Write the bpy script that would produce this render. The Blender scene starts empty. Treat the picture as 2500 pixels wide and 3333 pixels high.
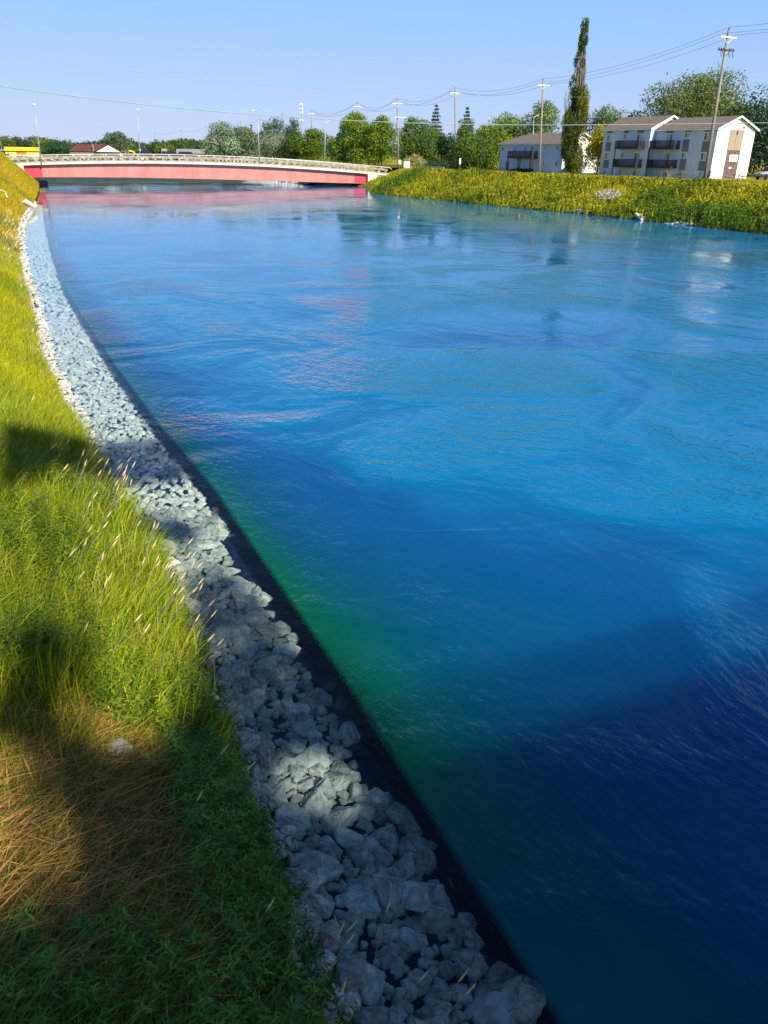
import bpy, bmesh, math, random
import numpy as np
from mathutils import Vector, Matrix
random.seed(7); RNG=np.random.default_rng(7)
S=bpy.context.scene
COL=S.collection
# ---------------------------------------------------------------- camera
F_PX=2450.; IW,IH=2500,3333; CH=7.0
PITCH=math.atan((IH/2-500)/F_PX); ROLL=math.radians(-0.8); YAW=math.radians(24.41)
def cam_mat():
    Fv=np.array([math.sin(YAW)*math.cos(PITCH),math.cos(YAW)*math.cos(PITCH),-math.sin(PITCH)])
    R=np.array([math.cos(YAW),-math.sin(YAW),0.]); U=np.cross(R,Fv)
    c,s=math.cos(ROLL),math.sin(ROLL)
    return np.stack([c*R-s*U,s*R+c*U,-Fv],1)
CM=cam_mat(); CP=np.array([0,0,CH])
cd=bpy.data.cameras.new('camera'); cam=bpy.data.objects.new('camera',cd); COL.objects.link(cam)
cd.sensor_fit='VERTICAL'; cd.sensor_height=24; cd.lens=24*F_PX/IH; cd.clip_start=0.05; cd.clip_end=6000
m4=np.eye(4); m4[:3,:3]=CM; m4[:3,3]=CP
cam.matrix_world=Matrix(m4.tolist()); S.camera=cam
# ---------------------------------------------------------------- world, sun, exposure
SUN_EL=math.radians(36); SUN_AZ=math.radians(14)          # azimuth from -Y towards +X
SD=np.array([math.cos(SUN_EL)*math.sin(SUN_AZ),-math.cos(SUN_EL)*math.cos(SUN_AZ),math.sin(SUN_EL)])
W=bpy.data.worlds.new('World'); S.world=W; W.use_nodes=True
nt=W.node_tree; nt.nodes.clear()
sky=nt.nodes.new('ShaderNodeTexSky'); sky.sky_type='NISHITA'; sky.sun_disc=False
sky.sun_elevation=SUN_EL; sky.sun_rotation=math.atan2(SD[0],SD[1]); sky.altitude=100; sky.air_density=1.0; sky.dust_density=0.3; sky.ozone_density=2.0
hs=nt.nodes.new('ShaderNodeHueSaturation'); hs.inputs['Hue'].default_value=0.515; hs.inputs['Saturation'].default_value=1.0
bg=nt.nodes.new('ShaderNodeBackground'); bg.inputs[1].default_value=0.10
wo=nt.nodes.new('ShaderNodeOutputWorld')
tcw=nt.nodes.new('ShaderNodeTexCoord'); spw=nt.nodes.new('ShaderNodeSeparateXYZ'); nt.links.new(tcw.outputs['Generated'],spw.inputs[0])
rw=nt.nodes.new('ShaderNodeValToRGB'); rw.color_ramp.elements[0].position=0.0; rw.color_ramp.elements[0].color=(3.6,4.45,6.9,1); rw.color_ramp.elements[1].position=.9; rw.color_ramp.elements[1].color=(.25,.7,1.9,1)
e=rw.color_ramp.elements.new(.17); e.color=(2.1,4.2,7.6,1)
e=rw.color_ramp.elements.new(.32); e.color=(1.0,2.1,4.4,1)
nt.links.new(spw.outputs[2],rw.inputs[0])
mw=nt.nodes.new('ShaderNodeMixRGB'); mw.inputs[0].default_value=.85; nt.links.new(sky.outputs[0],hs.inputs['Color']); nt.links.new(hs.outputs[0],mw.inputs[1]); nt.links.new(rw.outputs[0],mw.inputs[2]); nt.links.new(mw.outputs[0],bg.inputs[0]); nt.links.new(bg.outputs[0],wo.inputs[0])
sl=bpy.data.lights.new('sun','SUN'); sl.energy=5.0; sl.angle=math.radians(1.2); sl.color=(1,0.93,0.80)
so=bpy.data.objects.new('sun',sl); COL.objects.link(so)
so.rotation_euler=Vector(SD.tolist()).to_track_quat('Z','Y').to_euler()
so.location=(20,-60,50)
S.view_settings.view_transform='Standard'; S.view_settings.look='None'; S.view_settings.gamma=1; S.view_settings.exposure=0.46
S.render.engine='CYCLES'
S.cycles.max_bounces=6; S.cycles.transparent_max_bounces=12
S.render.resolution_x=768; S.render.resolution_y=1024
# ---------------------------------------------------------------- projection helpers
def ray(u,v):
    d=CM@np.array([u-IW/2,IH/2-v,-F_PX]); return d/np.linalg.norm(d)
def atz(u,v,z=0.):
    d=ray(u,v); return CP+d*((z-CH)/d[2])
def onplane(u,v,P0,n):
    d=ray(u,v); return CP+d*(np.dot(P0-CP,n)/np.dot(d,n))
def vp(u,v,base):
    """point seen at (u,v) on the upright plane through base that faces the camera"""
    n=np.array([base[0],base[1],0.]); n/=np.linalg.norm(n)
    return onplane(u,v,np.array(base,float),n)
def atD(u,D,z=None):
    d=ray(u,500); h=np.array([d[0],d[1]]); h/=np.linalg.norm(h)
    x,y=h*D; return np.array([x,y,H(x,y) if z is None else z])
# ---------------------------------------------------------------- terrain
def lerp(xs,ys): return lambda t: np.interp(t,xs,ys)
xl=lerp([-60,0,13,16,19,23,29,36,50,70,90,105,120,150,178,230,400],[1.3,1.3,1.3,.8,.65,.35,-.05,-.15,-.45,-.7,-.35,.6,1.7,3.1,4.0,5,5])
xe=lerp([-60,3,8,16,20.7,27.8,38,47,69,100,143,178,230],[3.2,3.2,3.2,2.97,2.55,2.15,1.75,1.45,1.62,2.2,3.3,4.3,5.4])
xr=lerp([-60,58,71,88,100,112,128,147,158,168,178,184,190,211,400],[69.3,69.3,69.3,68.6,67.2,65.6,63.6,62.8,67.5,71.5,74,72,64.5,63,63])
ztl=lerp([-60,0,60,100,130,178,240],[4.9,4.9,5.2,5.9,6.3,6.2,5.6])
sll=lerp([-60,10,30,100,130],[.62,.62,.8,1.0,.95])
def vn(x,y,s,seed=0):
    x=np.asarray(x,float)/s+seed*17.3; y=np.asarray(y,float)/s-seed*9.1
    xi=np.floor(x); yi=np.floor(y); fx=x-xi; fy=y-yi; fx=fx*fx*(3-2*fx); fy=fy*fy*(3-2*fy)
    def h(a,b):
        n=np.sin(a*127.1+b*311.7+seed*3.7)*43758.5453; return n-np.floor(n)
    return (h(xi,yi)*(1-fx)+h(xi+1,yi)*fx)*(1-fy)+(h(xi,yi+1)*(1-fx)+h(xi+1,yi+1)*fx)*fy
def H(X,Y):
    X=np.asarray(X,float); Y=np.asarray(Y,float)
    a=xl(Y); e=xe(Y); b=xr(Y); zt=ztl(Y)
    sx=a-X
    zl=np.where(sx>0,np.minimum(.12+sll(Y)*sx,zt),.12)
    zl=np.where(sx>0,zl+ (vn(X,Y,1.3,1)-.5)*.22*np.clip(sx*2,0,1),zl)
    t=np.clip((X-a)/np.maximum(e-a,.3),0,1)
    zl=np.where(X>a,np.interp(t,[0,.2,.5,1],[.12,-.14,-.30,-.54]),zl)
    zl=np.where(X>e,-.54-2.8*np.clip((X-e)/.12,0,1),zl)
    zb=3.9
    sr=X-b
    zr=np.where(sr>0,np.minimum(-.05+.34*sr+(vn(X,Y,5,4)-.5)*.5*np.clip(sr/3,0,1),zb),-3.3+3.25*np.clip((sr+5)/5,0,1))
    mid=(a+b)/2
    z=np.where(X<mid,zl,np.maximum(zr,-3.34))
    far=np.clip((Y-250)/14,0,1)      # the canal bends out of sight far upstream
    return z*(1-far)+far*np.where(mid>X,4.0,3.9)
def march(u,v,t0=2.0,tmax=400):
    d=ray(u,v); t=t0
    while t<tmax:
        p=CP+d*t
        if p[2]<=float(H(p[0],p[1])): return p
        t+=max(.02,(p[2]-float(H(p[0],p[1])))*.12)
    return CP+d*tmax
# ---------------------------------------------------------------- mesh helpers
class MB:
    def __init__(s): s.v=[]; s.f=[]; s.c=[]; s.m=[]
    def add(s,vs,fs,col=None,mi=0):
        n=len(s.v); s.v+= [tuple(map(float,p)) for p in vs]
        for q in fs:
            s.f.append([n+i for i in q]); s.m.append(mi)
        if col is not None: s.c+=[col]*len(vs)
    def box(s,x0,x1,y0,y1,z0,z1,M=None,mi=0):
        vs=[(x,y,z) for z in (z0,z1) for y in (y0,y1) for x in (x0,x1)]
        if M is not None: vs=[tuple(M@Vector(p)) for p in vs]
        s.add(vs,[(0,2,3,1),(4,5,7,6),(0,1,5,4),(2,6,7,3),(0,4,6,2),(1,3,7,5)],mi=mi)
    def bar(s,p,q,w,h=None,mi=0):
        """square bar from p to q"""
        h=h or w; p=Vector(p); q=Vector(q); d=(q-p).normalized()
        a=d.cross(Vector((0,0,1))); a=Vector((1,0,0)) if a.length<1e-4 else a.normalized(); b=a.cross(d)
        vs=[tuple(o+a*(i*w/2)+b*(j*h/2)) for o in (p,q) for i,j in ((-1,-1),(1,-1),(1,1),(-1,1))]
        s.add(vs,[(3,2,1,0),(4,5,6,7),(0,1,5,4),(1,2,6,5),(2,3,7,6),(3,0,4,7)],mi=mi)
    def tube(s,pts,rs,n=8,cap=True,mi=0):
        pts=[Vector(p) for p in pts]
        if not hasattr(rs,'__len__'): rs=[rs]*len(pts)
        base=len(s.v); ref=Vector((0,0,1))
        for i,p in enumerate(pts):
            d=(pts[min(i+1,len(pts)-1)]-pts[max(i-1,0)]).normalized()
            a=d.cross(ref); a=d.cross(Vector((1,0,0))) if a.length<.05 else a
            a.normalize(); b=d.cross(a)
            for k in range(n):
                t=2*math.pi*k/n; s.v.append(tuple(p+(a*math.cos(t)+b*math.sin(t))*rs[i]))
        for i in range(len(pts)-1):
            for k in range(n):
                s.f.append([base+i*n+k,base+i*n+(k+1)%n,base+(i+1)*n+(k+1)%n,base+(i+1)*n+k]); s.m.append(mi)
        if cap:
            s.f.append([base+k for k in range(n)][::-1]); s.m.append(mi)
            s.f.append([base+(len(pts)-1)*n+k for k in range(n)]); s.m.append(mi)
    def prism(s,poly,a,b,mi=0):
        """poly: list of 3D points (a face), extruded by vector a->b offsets"""
        n=len(poly); vs=[tuple(Vector(p)+Vector(a)) for p in poly]+[tuple(Vector(p)+Vector(b)) for p in poly]
        s.add(vs,[tuple(range(n))[::-1],tuple(range(n,2*n))]+[(i,(i+1)%n,n+(i+1)%n,n+i) for i in range(n)],mi=mi)
    def build(s,name,mat,parent=None,smooth=False):
        me=bpy.data.meshes.new(name); me.from_pydata(s.v,[],s.f)
        mats=mat if isinstance(mat,(list,tuple)) else [mat]
        for m in mats: me.materials.append(m)
        if len(mats)>1: me.polygons.foreach_set('material_index',s.m)
        if s.c and len(s.c)==len(s.v):
            ca=me.color_attributes.new('Col','FLOAT_COLOR','POINT'); ca.data.foreach_set('color',np.array(s.c,dtype=np.float32).ravel())
        if smooth: me.polygons.foreach_set('use_smooth',[True]*len(me.polygons))
        bm=bmesh.new(); bm.from_mesh(me); bmesh.ops.recalc_face_normals(bm,faces=bm.faces); bm.to_mesh(me); bm.free()
        me.update()
        o=bpy.data.objects.new(name,me); COL.objects.link(o)
        if parent: o.parent=parent
        return o
def np_mesh(name,V,Q,cols,mat,parent=None,smooth=False):
    """V (n,3), Q (m,k) faces of equal size"""
    me=bpy.data.meshes.new(name); n=len(V); m,k=Q.shape
    me.vertices.add(n); me.vertices.foreach_set('co',V.astype(np.float32).ravel())
    me.loops.add(m*k); me.loops.foreach_set('vertex_index',Q.astype(np.int32).ravel())
    me.polygons.add(m); me.polygons.foreach_set('loop_start',np.arange(0,m*k,k,dtype=np.int32))
    me.polygons.foreach_set('loop_total',np.full(m,k,dtype=np.int32))
    if smooth: me.polygons.foreach_set('use_smooth',np.ones(m,dtype=bool))
    me.update(calc_edges=True)
    if cols is not None:
        ca=me.color_attributes.new('Col','FLOAT_COLOR','POINT')
        c4=np.ones((n,4),np.float32); c4[:,:3]=cols; ca.data.foreach_set('color',c4.ravel())
    me.materials.append(mat)
    o=bpy.data.objects.new(name,me); COL.objects.link(o)
    if parent: o.parent=parent
    return o
def tag(o,label=None,cat=None,group=None,kind=None):
    if label: o['label']=label
    if cat: o['category']=cat
    if group: o['group']=group
    if kind: o['kind']=kind
    return o
def empty(name,loc,rz=0,**k):
    o=bpy.data.objects.new(name,None); COL.objects.link(o); o.location=tuple(map(float,loc)); o.rotation_euler=(0,0,rz); o.empty_display_size=.3
    return tag(o,**k)
def copy_tree(o,parent=None):
    c=o.copy(); COL.objects.link(c); c.parent=parent
    for ch in [q for q in bpy.data.objects if q.parent==o]: copy_tree(ch,c)
    return c
# ---------------------------------------------------------------- materials
def mat(name,col,rough=.8,var=.15,scale=3.,bump=.0,metal=0.,spec=.3,col2=None,detail=5,stretch=None,fac=(.35,.65)):
    m=bpy.data.materials.new(name); m.use_nodes=True; N=m.node_tree.nodes; L=m.node_tree.links
    b=N['Principled BSDF']; b.inputs['Roughness'].default_value=rough; b.inputs['Metallic'].default_value=metal
    b.inputs['Specular IOR Level'].default_value=spec
    tc=N.new('ShaderNodeTexCoord'); no=N.new('ShaderNodeTexNoise'); no.inputs['Scale'].default_value=scale; no.inputs['Detail'].default_value=detail
    if stretch:
        mp=N.new('ShaderNodeMapping'); mp.inputs['Scale'].default_value=stretch; L.new(tc.outputs['Object'],mp.inputs[0]); L.new(mp.outputs[0],no.inputs['Vector'])
    else: L.new(tc.outputs['Object'],no.inputs['Vector'])
    r=N.new('ShaderNodeValToRGB'); r.color_ramp.elements[0].position=fac[0]; r.color_ramp.elements[1].position=fac[1]
    c=np.array(col); c2=np.array(col2) if col2 is not None else np.clip(c*(1+var),0,1); c1=c*(1-var) if col2 is None else c
    r.color_ramp.elements[0].color=(*c1,1); r.color_ramp.elements[1].color=(*c2,1)
    L.new(no.outputs['Fac'],r.inputs[0]); L.new(r.outputs[0],b.inputs['Base Color'])
    if bump:
        bu=N.new('ShaderNodeBump'); bu.inputs['Strength'].default_value=bump; bu.inputs['Distance'].default_value=.05
        L.new(no.outputs['Fac'],bu.inputs['Height']); L.new(bu.outputs[0],b.inputs['Normal'])
    return m
def siding(name,col,pitch=.2,rough=.7,horiz=True,depth=.02,var=.06):
    m=mat(name,col,rough,var,.6); N=m.node_tree.nodes; L=m.node_tree.links; b=N['Principled BSDF']
    tc=N.new('ShaderNodeTexCoord'); sx=N.new('ShaderNodeSeparateXYZ'); L.new(tc.outputs['Object'],sx.inputs[0])
    mu=N.new('ShaderNodeMath'); mu.operation='MULTIPLY'; mu.inputs[1].default_value=1/pitch; L.new(sx.outputs[2],mu.inputs[0])
    fr=N.new('ShaderNodeMath'); fr.operation='FRACT'; L.new(mu.outputs[0],fr.inputs[0])
    bu=N.new('ShaderNodeBump'); bu.inputs['Strength'].default_value=.6; bu.inputs['Distance'].default_value=depth; bu.invert=True
    L.new(fr.outputs[0],bu.inputs['Height']); L.new(bu.outputs[0],b.inputs['Normal'])
    return m
def leafmat(name,trans=.35,rough=.6,tint=(1,1,1)):
    m=bpy.data.materials.new(name); m.use_nodes=True; N=m.node_tree.nodes; L=m.node_tree.links; N.clear()
    at=N.new('ShaderNodeAttribute'); at.attribute_name='Col'
    mx=N.new('ShaderNodeMixRGB'); mx.blend_type='MULTIPLY'; mx.inputs[0].default_value=1; mx.inputs[2].default_value=(*tint,1); L.new(at.outputs['Color'],mx.inputs[1])
    d=N.new('ShaderNodeBsdfPrincipled'); d.inputs['Roughness'].default_value=rough; d.inputs['Specular IOR Level'].default_value=.25
    t=N.new('ShaderNodeBsdfTranslucent'); ms=N.new('ShaderNodeMixShader'); ms.inputs[0].default_value=trans
    g=N.new('ShaderNodeMixRGB'); g.blend_type='MULTIPLY'; g.inputs[0].default_value=1; g.inputs[2].default_value=(1.2,1.15,.5,1); L.new(mx.outputs[0],g.inputs[1])
    L.new(mx.outputs[0],d.inputs['Base Color']); L.new(g.outputs[0],t.inputs['Color'])
    o=N.new('ShaderNodeOutputMaterial'); L.new(d.outputs[0],ms.inputs[1]); L.new(t.outputs[0],ms.inputs[2]); L.new(ms.outputs[0],o.inputs[0])
    return m
M={}
M['leaf']=leafmat('leaf_foliage'); M['grass']=leafmat('grass_blades',.18)
M['bark']=mat('bark',(.09,.07,.05),.9,.4,6,.5); M['deadwood']=mat('dead_branch_bark',(.30,.24,.17),.9,.3,5,.3)
M['concrete']=mat('weathered_concrete',(.24,.21,.165),.9,col2=(.45,.40,.31),scale=1.3,bump=.3,detail=8)
M['curb']=mat('pale_concrete',(.60,.53,.42),.9,col2=(.78,.72,.60),scale=.9,bump=.2)
M['girder']=mat('faded_pink_paint',(.47,.18,.15),.6,col2=(.55,.235,.195),scale=.6,bump=.1,detail=9,stretch=(1.2,1.2,.35))
M['redpanel']=mat('crimson_paint',(.62,.06,.10),.5,.1,1.0)
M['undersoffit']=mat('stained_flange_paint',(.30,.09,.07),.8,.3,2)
M['pipe_rail']=mat('rail_paint',(.70,.66,.56),.5,.1,4)
M['asphalt']=mat('asphalt',(.05,.05,.05),.9,.2,5,.2)
M['wood']=mat('weathered_pole_wood',(.30,.25,.19),.85,.3,3,.3,stretch=(6,6,.6))
M['steel']=mat('galvanised_steel',(.42,.42,.40),.45,.08,3,metal=.3)
M['white']=mat('white_paint',(.80,.80,.78),.5,.05,2); M['dark']=mat('dark_metal',(.03,.03,.035),.5,.2,3)
M['insul']=mat('porcelain_brown',(.06,.035,.04),.3,.1,3)
M['wire']=mat('wire_jacket',(.05,.06,.07),.6,.1,2); M['wire_bright']=mat('bright_cable',(.34,.36,.36),.5,.1,2)
M['sid_shade']=siding('siding_shade_blue',(.56,.63,.78)); M['sid_shade_b2']=siding('siding_shade_blue_b2',(.44,.57,.85)); M['sid_white']=siding('white_siding',(.80,.79,.77),.24)  # both blue sidings hold the sky-lit shade of the long walls in their colour
M['band']=siding('slate_grey_siding_band',(.18,.20,.26),.2); M['roof']=mat('brown_shingles',(.16,.125,.10),.95,col2=(.25,.20,.165),scale=4,bump=.3,detail=8,stretch=(1,1,3))
M['tan']=siding('tan_diagonal_boards',(.36,.30,.22),.16); M['brick']=mat('dark_brick',(.10,.06,.06),.95,col2=(.22,.15,.15),scale=5,bump=.4,fac=(.42,.58))
M['deckwood']=mat('dark_stained_wood',(.035,.035,.045),.8,.25,5,.2)
M['glass']=mat('window_glass',(.02,.025,.03),.08,.3,1,spec=.8); M['curtain']=mat('window_curtain',(.42,.45,.46),.7,.15,2)
M['yellow']=mat('yellow_boards',(.85,.62,.02),.6,.08,1); M['yellow_pale']=mat('pale_yellow_wall',(.85,.78,.20),.6,.06,1); M['orange']=mat('orange_shutter',(.62,.17,.01),.6,.1,2)
M['roof_red']=mat('maroon_shingles',(.13,.045,.04),.95,.2,3); M['brickwall']=mat('greyish_brick_wall',(.25,.19,.16),.9,.2,2); M['roof_grey']=mat('grey_shingles',(.30,.29,.26),.9,.15,2)
M['car_dark']=mat('dark_car_paint',(.02,.018,.05),.25,.05,1,spec=.6); M['car_silver']=mat('silver_car_paint',(.55,.56,.58),.3,.04,1,metal=.3,spec=.6); M['tyre']=mat('tyre_rubber',(.015,.015,.015),.8,.1,3)
M['lamp']=mat('lamp_lens',(.6,.55,.45),.2,.05,2); M['skin']=mat('skin',(.55,.35,.27),.6,.05,4); M['pinkshirt']=mat('pink_shirt',(.75,.45,.50),.8,.1,5); M['navy']=mat('navy_cloth',(.04,.05,.10),.8,.1,5); M['hair']=mat('brown_hair',(.06,.035,.02),.7,.1,8)
def rockmat(name,c1,c2):
    m=mat(name,c1,.9,col2=c2,scale=5,bump=.9,detail=9,fac=(.3,.7)); N=m.node_tree.nodes; L=m.node_tree.links; b=N['Principled BSDF']
    oi=N.new('ShaderNodeObjectInfo'); mr=N.new('ShaderNodeMapRange'); mr.inputs[3].default_value=.6; mr.inputs[4].default_value=1.2; L.new(oi.outputs['Random'],mr.inputs[0])
    src=b.inputs['Base Color'].links[0].from_socket
    mx=N.new('ShaderNodeMixRGB'); mx.blend_type='MULTIPLY'; mx.inputs[0].default_value=1; L.new(src,mx.inputs[1]); L.new(mr.outputs[0],mx.inputs[2]); L.new(mx.outputs[0],b.inputs['Base Color'])
    return m
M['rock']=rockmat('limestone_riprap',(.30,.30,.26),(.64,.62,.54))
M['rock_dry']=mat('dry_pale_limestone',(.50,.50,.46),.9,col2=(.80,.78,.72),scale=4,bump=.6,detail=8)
M['rock_far']=M['rock_dry']; M['rock_sun_painted']=mat('shelf_stone_painted_sunlit',(.38,.38,.34),.9,col2=(.68,.66,.60),scale=4,bump=.6,detail=8)  # far shelf stones: same limestone, sun brightness put into the colour
# ground
def ground_mat():
    m=bpy.data.materials.new('bank_soil_and_lawn'); m.use_nodes=True; N=m.node_tree.nodes; L=m.node_tree.links; b=N['Principled BSDF']; b.inputs['Roughness'].default_value=.95; b.inputs['Specular IOR Level'].default_value=.1
    g=N.new('ShaderNodeNewGeometry'); sp=N.new('ShaderNodeSeparateXYZ'); L.new(g.outputs['Position'],sp.inputs[0])
    def ramp(src,els):
        r=N.new('ShaderNodeValToRGB'); 
        while len(r.color_ramp.elements)<len(els): r.color_ramp.elements.new(.5)
        for e,(p,c) in zip(r.color_ramp.elements,els): e.position=p; e.color=(*c,1)
        L.new(src,r.inputs[0]); return r.outputs[0]
    n1=N.new('ShaderNodeTexNoise'); n1.inputs['Scale'].default_value=1.2; n1.inputs['Detail'].default_value=8; L.new(g.outputs['Position'],n1.inputs['Vector'])
    n2=N.new('ShaderNodeTexNoise'); n2.inputs['Scale'].default_value=9; n2.inputs['Detail'].default_value=6; L.new(g.outputs['Position'],n2.inputs['Vector'])
    soil=ramp(n1.outputs[0],[(.35,(.035,.028,.012)),(.65,(.07,.065,.02))])
    lawn=ramp(n1.outputs[0],[(.3,(.24,.22,.015)),(.7,(.40,.33,.02))])
    bed=ramp(n2.outputs[0],[(.4,(.004,.005,.022)),(.62,(.012,.014,.045)),(.75,(.05,.028,.03))])
    def mr(src,a,b_):
        x=N.new('ShaderNodeMapRange'); x.inputs[1].default_value=a; x.inputs[2].default_value=b_; L.new(src,x.inputs[0]); return x.outputs[0]
    mx=N.new('ShaderNodeMixRGB'); L.new(mr(sp.outputs[0],72,76),mx.inputs[0]); L.new(soil,mx.inputs[1]); L.new(lawn,mx.inputs[2])
    m3=N.new('ShaderNodeMixRGB'); L.new(mr(sp.outputs[2],3.3,4.0),m3.inputs[0]); L.new(mx.outputs[0],m3.inputs[1]); m3.inputs[2].default_value=(.13,.15,.02,1)
    ml=N.new('ShaderNodeMath'); ml.operation='LESS_THAN'; ml.inputs[1].default_value=72; L.new(sp.outputs[0],ml.inputs[0]); mm=N.new('ShaderNodeMath'); mm.operation='MULTIPLY'; L.new(mr(sp.outputs[2],3.3,4.0),mm.inputs[0]); L.new(ml.outputs[0],mm.inputs[1]); L.new(mm.outputs[0],m3.inputs[0])
    m2=N.new('ShaderNodeMixRGB'); L.new(mr(sp.outputs[2],.02,-.05),m2.inputs[0]); L.new(m3.outputs[0],m2.inputs[1]); L.new(bed,m2.inputs[2])
    L.new(m2.outputs[0],b.inputs['Base Color'])
    bu=N.new('ShaderNodeBump'); bu.inputs['Strength'].default_value=.6; bu.inputs['Distance'].default_value=.06; L.new(n2.outputs[0],bu.inputs['Height']); L.new(bu.outputs[0],b.inputs['Normal'])
    return m
def grid_terrain():
    Y=np.unique(np.concatenate([np.arange(-60,0,4.),np.arange(0,26,.25),np.arange(26,60,.6),np.arange(60,270,1.5),np.arange(270,560,12),np.arange(560,1500,90),[1500,2600]]))
    ts=[]
    rows=[]
    for y in Y:
        a,e,b=float(xl(y)),float(xe(y)),float(xr(y))
        xs=np.concatenate([[-700,-300,-120,-60,-30,-16,-11],a-np.array([9,8.2,7.4,6.6,5.8,5,4.4,3.8,3.2,2.7,2.3,2.0,1.7,1.4,1.15,.9,.7,.5,.3,.15,.0]),np.linspace(a,e,9)[1:],[e+.12,e+.6],np.linspace(e+2,b-6,12),b+np.array([-5,-3,-1.5,-.6,0,.5,1,1.6,2.4,3.2,4,5,6,7,8,9,10,11,12,13,15,18,24]),[110,125,150,200,300,500,900]])
        rows.append(np.sort(xs))
    X=np.array(rows); YY=np.repeat(Y[:,None],X.shape[1],1)
    Z=H(X,YY); V=np.stack([X,YY,Z],-1).reshape(-1,3)
    ny,nx=X.shape; i=np.arange(ny-1)[:,None]*nx+np.arange(nx-1)[None,:]
    Q=np.stack([i,i+1,i+nx+1,i+nx],-1).reshape(-1,4)
    o=np_mesh('ground',V,Q,None,ground_mat(),smooth=True); tag(o,kind='structure',label='canal banks, bed and the flat land behind them')
grid_terrain()
# ---------------------------------------------------------------- water
def water_mat():
    m=bpy.data.materials.new('canal_water'); m.use_nodes=True; N=m.node_tree.nodes; L=m.node_tree.links; N.clear()
    out=N.new('ShaderNodeOutputMaterial')
    g=N.new('ShaderNodeNewGeometry'); at=N.new('ShaderNodeAttribute'); at.attribute_name='Col'; sc=N.new('ShaderNodeSeparateColor'); L.new(at.outputs['Color'],sc.inputs[0])
    def math_(op,a,b=None,c=None):
        x=N.new('ShaderNodeMath'); x.operation=op
        for i,q in enumerate([a,b,c]):
            if q is None: continue
            if isinstance(q,(int,float)): x.inputs[i].default_value=q
            else: L.new(q,x.inputs[i])
        return x.outputs[0]
    def noise(scale,detail,vec,dist=0,rough=.5):
        n=N.new('ShaderNodeTexNoise'); n.inputs['Scale'].default_value=scale; n.inputs['Detail'].default_value=detail; n.inputs['Distortion'].default_value=dist; n.inputs['Roughness'].default_value=rough
        L.new(vec,n.inputs['Vector']); return n
    # swirling coordinates
    w=noise(.13,1,g.outputs['Position'],.6)
    sub=N.new('ShaderNodeVectorMath'); sub.operation='SUBTRACT'; L.new(w.outputs['Color'],sub.inputs[0]); sub.inputs[1].default_value=(.5,.5,.5)
    scv=N.new('ShaderNodeVectorMath'); scv.operation='SCALE'; scv.inputs['Scale'].default_value=3.0; L.new(sub.outputs[0],scv.inputs[0])
    ad=N.new('ShaderNodeVectorMath'); ad.operation='ADD'; L.new(g.outputs['Position'],ad.inputs[0]); L.new(scv.outputs[0],ad.inputs[1])
    mp=N.new('ShaderNodeMapping'); mp.inputs['Rotation'].default_value=(0,0,.5); mp.inputs['Scale'].default_value=(1,.62,1); L.new(ad.outputs[0],mp.inputs[0])
    big=noise(.35,4,mp.outputs[0],.6); med=noise(2.3,3,mp.outputs[0],.1); fine=noise(7.5,3,mp.outputs[0],.0,.55)
    patch=noise(.13,3,ad.outputs[0],.8)
    pm=N.new('ShaderNodeMapRange'); pm.inputs[1].default_value=.42; pm.inputs[2].default_value=.60; L.new(patch.outputs['Fac'],pm.inputs[0])
    # ridge lines where boils meet
    rd=math_('ABSOLUTE',math_('SUBTRACT',noise(.28,2,ad.outputs[0],1.5).outputs['Fac'],.5))
    ridge=N.new('ShaderNodeMapRange'); ridge.inputs[1].default_value=.075; ridge.inputs[2].default_value=0.0; ridge.interpolation_type='SMOOTHSTEP'; L.new(rd,ridge.inputs[0])
    amp=math_('ADD',math_('MULTIPLY',pm.outputs[0],1.15),.15)
    amp=math_('ADD',amp,math_('MULTIPLY',ridge.outputs[0],.06))
    h=math_('ADD',math_('MULTIPLY',big.outputs['Fac'],.09),math_('MULTIPLY',amp,math_('ADD',math_('MULTIPLY',med.outputs['Fac'],.062),math_('MULTIPLY',fine.outputs['Fac'],.036))))
    turb=sc.outputs[0]
    spw_=N.new('ShaderNodeSeparateXYZ'); L.new(g.outputs['Position'],spw_.inputs[0]); calm=N.new('ShaderNodeMapRange'); calm.inputs[1].default_value=10; calm.inputs[2].default_value=62; calm.inputs[3].default_value=1.6; calm.inputs[4].default_value=.15; L.new(spw_.outputs[1],calm.inputs[0]); h=math_('MULTIPLY',h,calm.outputs[0])
    h=math_('MULTIPLY',h,math_('ADD',math_('MULTIPLY',turb,.65),.35))
    bu=N.new('ShaderNodeBump'); bu.inputs['Strength'].default_value=1.0; bu.inputs['Distance'].default_value=1.0; L.new(h,bu.inputs['Height'])
    fr=N.new('ShaderNodeFresnel'); fr.inputs['IOR'].default_value=1.33; L.new(bu.outputs[0],fr.inputs['Normal'])
    gl=N.new('ShaderNodeBsdfGlossy'); gl.inputs['Roughness'].default_value=.03; L.new(bu.outputs[0],gl.inputs['Normal']); gl.inputs['Color'].default_value=(.85,.93,1,1)
    tr=N.new('ShaderNodeBsdfTransparent'); tr.inputs['Color'].default_value=(.84,.94,.94,1)
    df=N.new('ShaderNodeBsdfPrincipled'); df.subsurface_method='BURLEY'; df.inputs['Subsurface Weight'].default_value=1; df.inputs['Subsurface Radius'].default_value=(.6,1,1); df.inputs['Subsurface Scale'].default_value=2.6; df.inputs['Roughness'].default_value=1; df.inputs['Specular IOR Level'].default_value=0
    # colour of the suspended silt: green near the sill edge (shallow), blue mid channel
    cr=N.new('ShaderNodeValToRGB'); els=[(0,(.0,.12,.04)),(.14,(.0,.095,.075)),(.36,(.0,.075,.14)),(.78,(.0,.085,.26)),(1,(.0,.19,.42))]
    while len(cr.color_ramp.elements)<len(els): cr.color_ramp.elements.new(.5)
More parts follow.
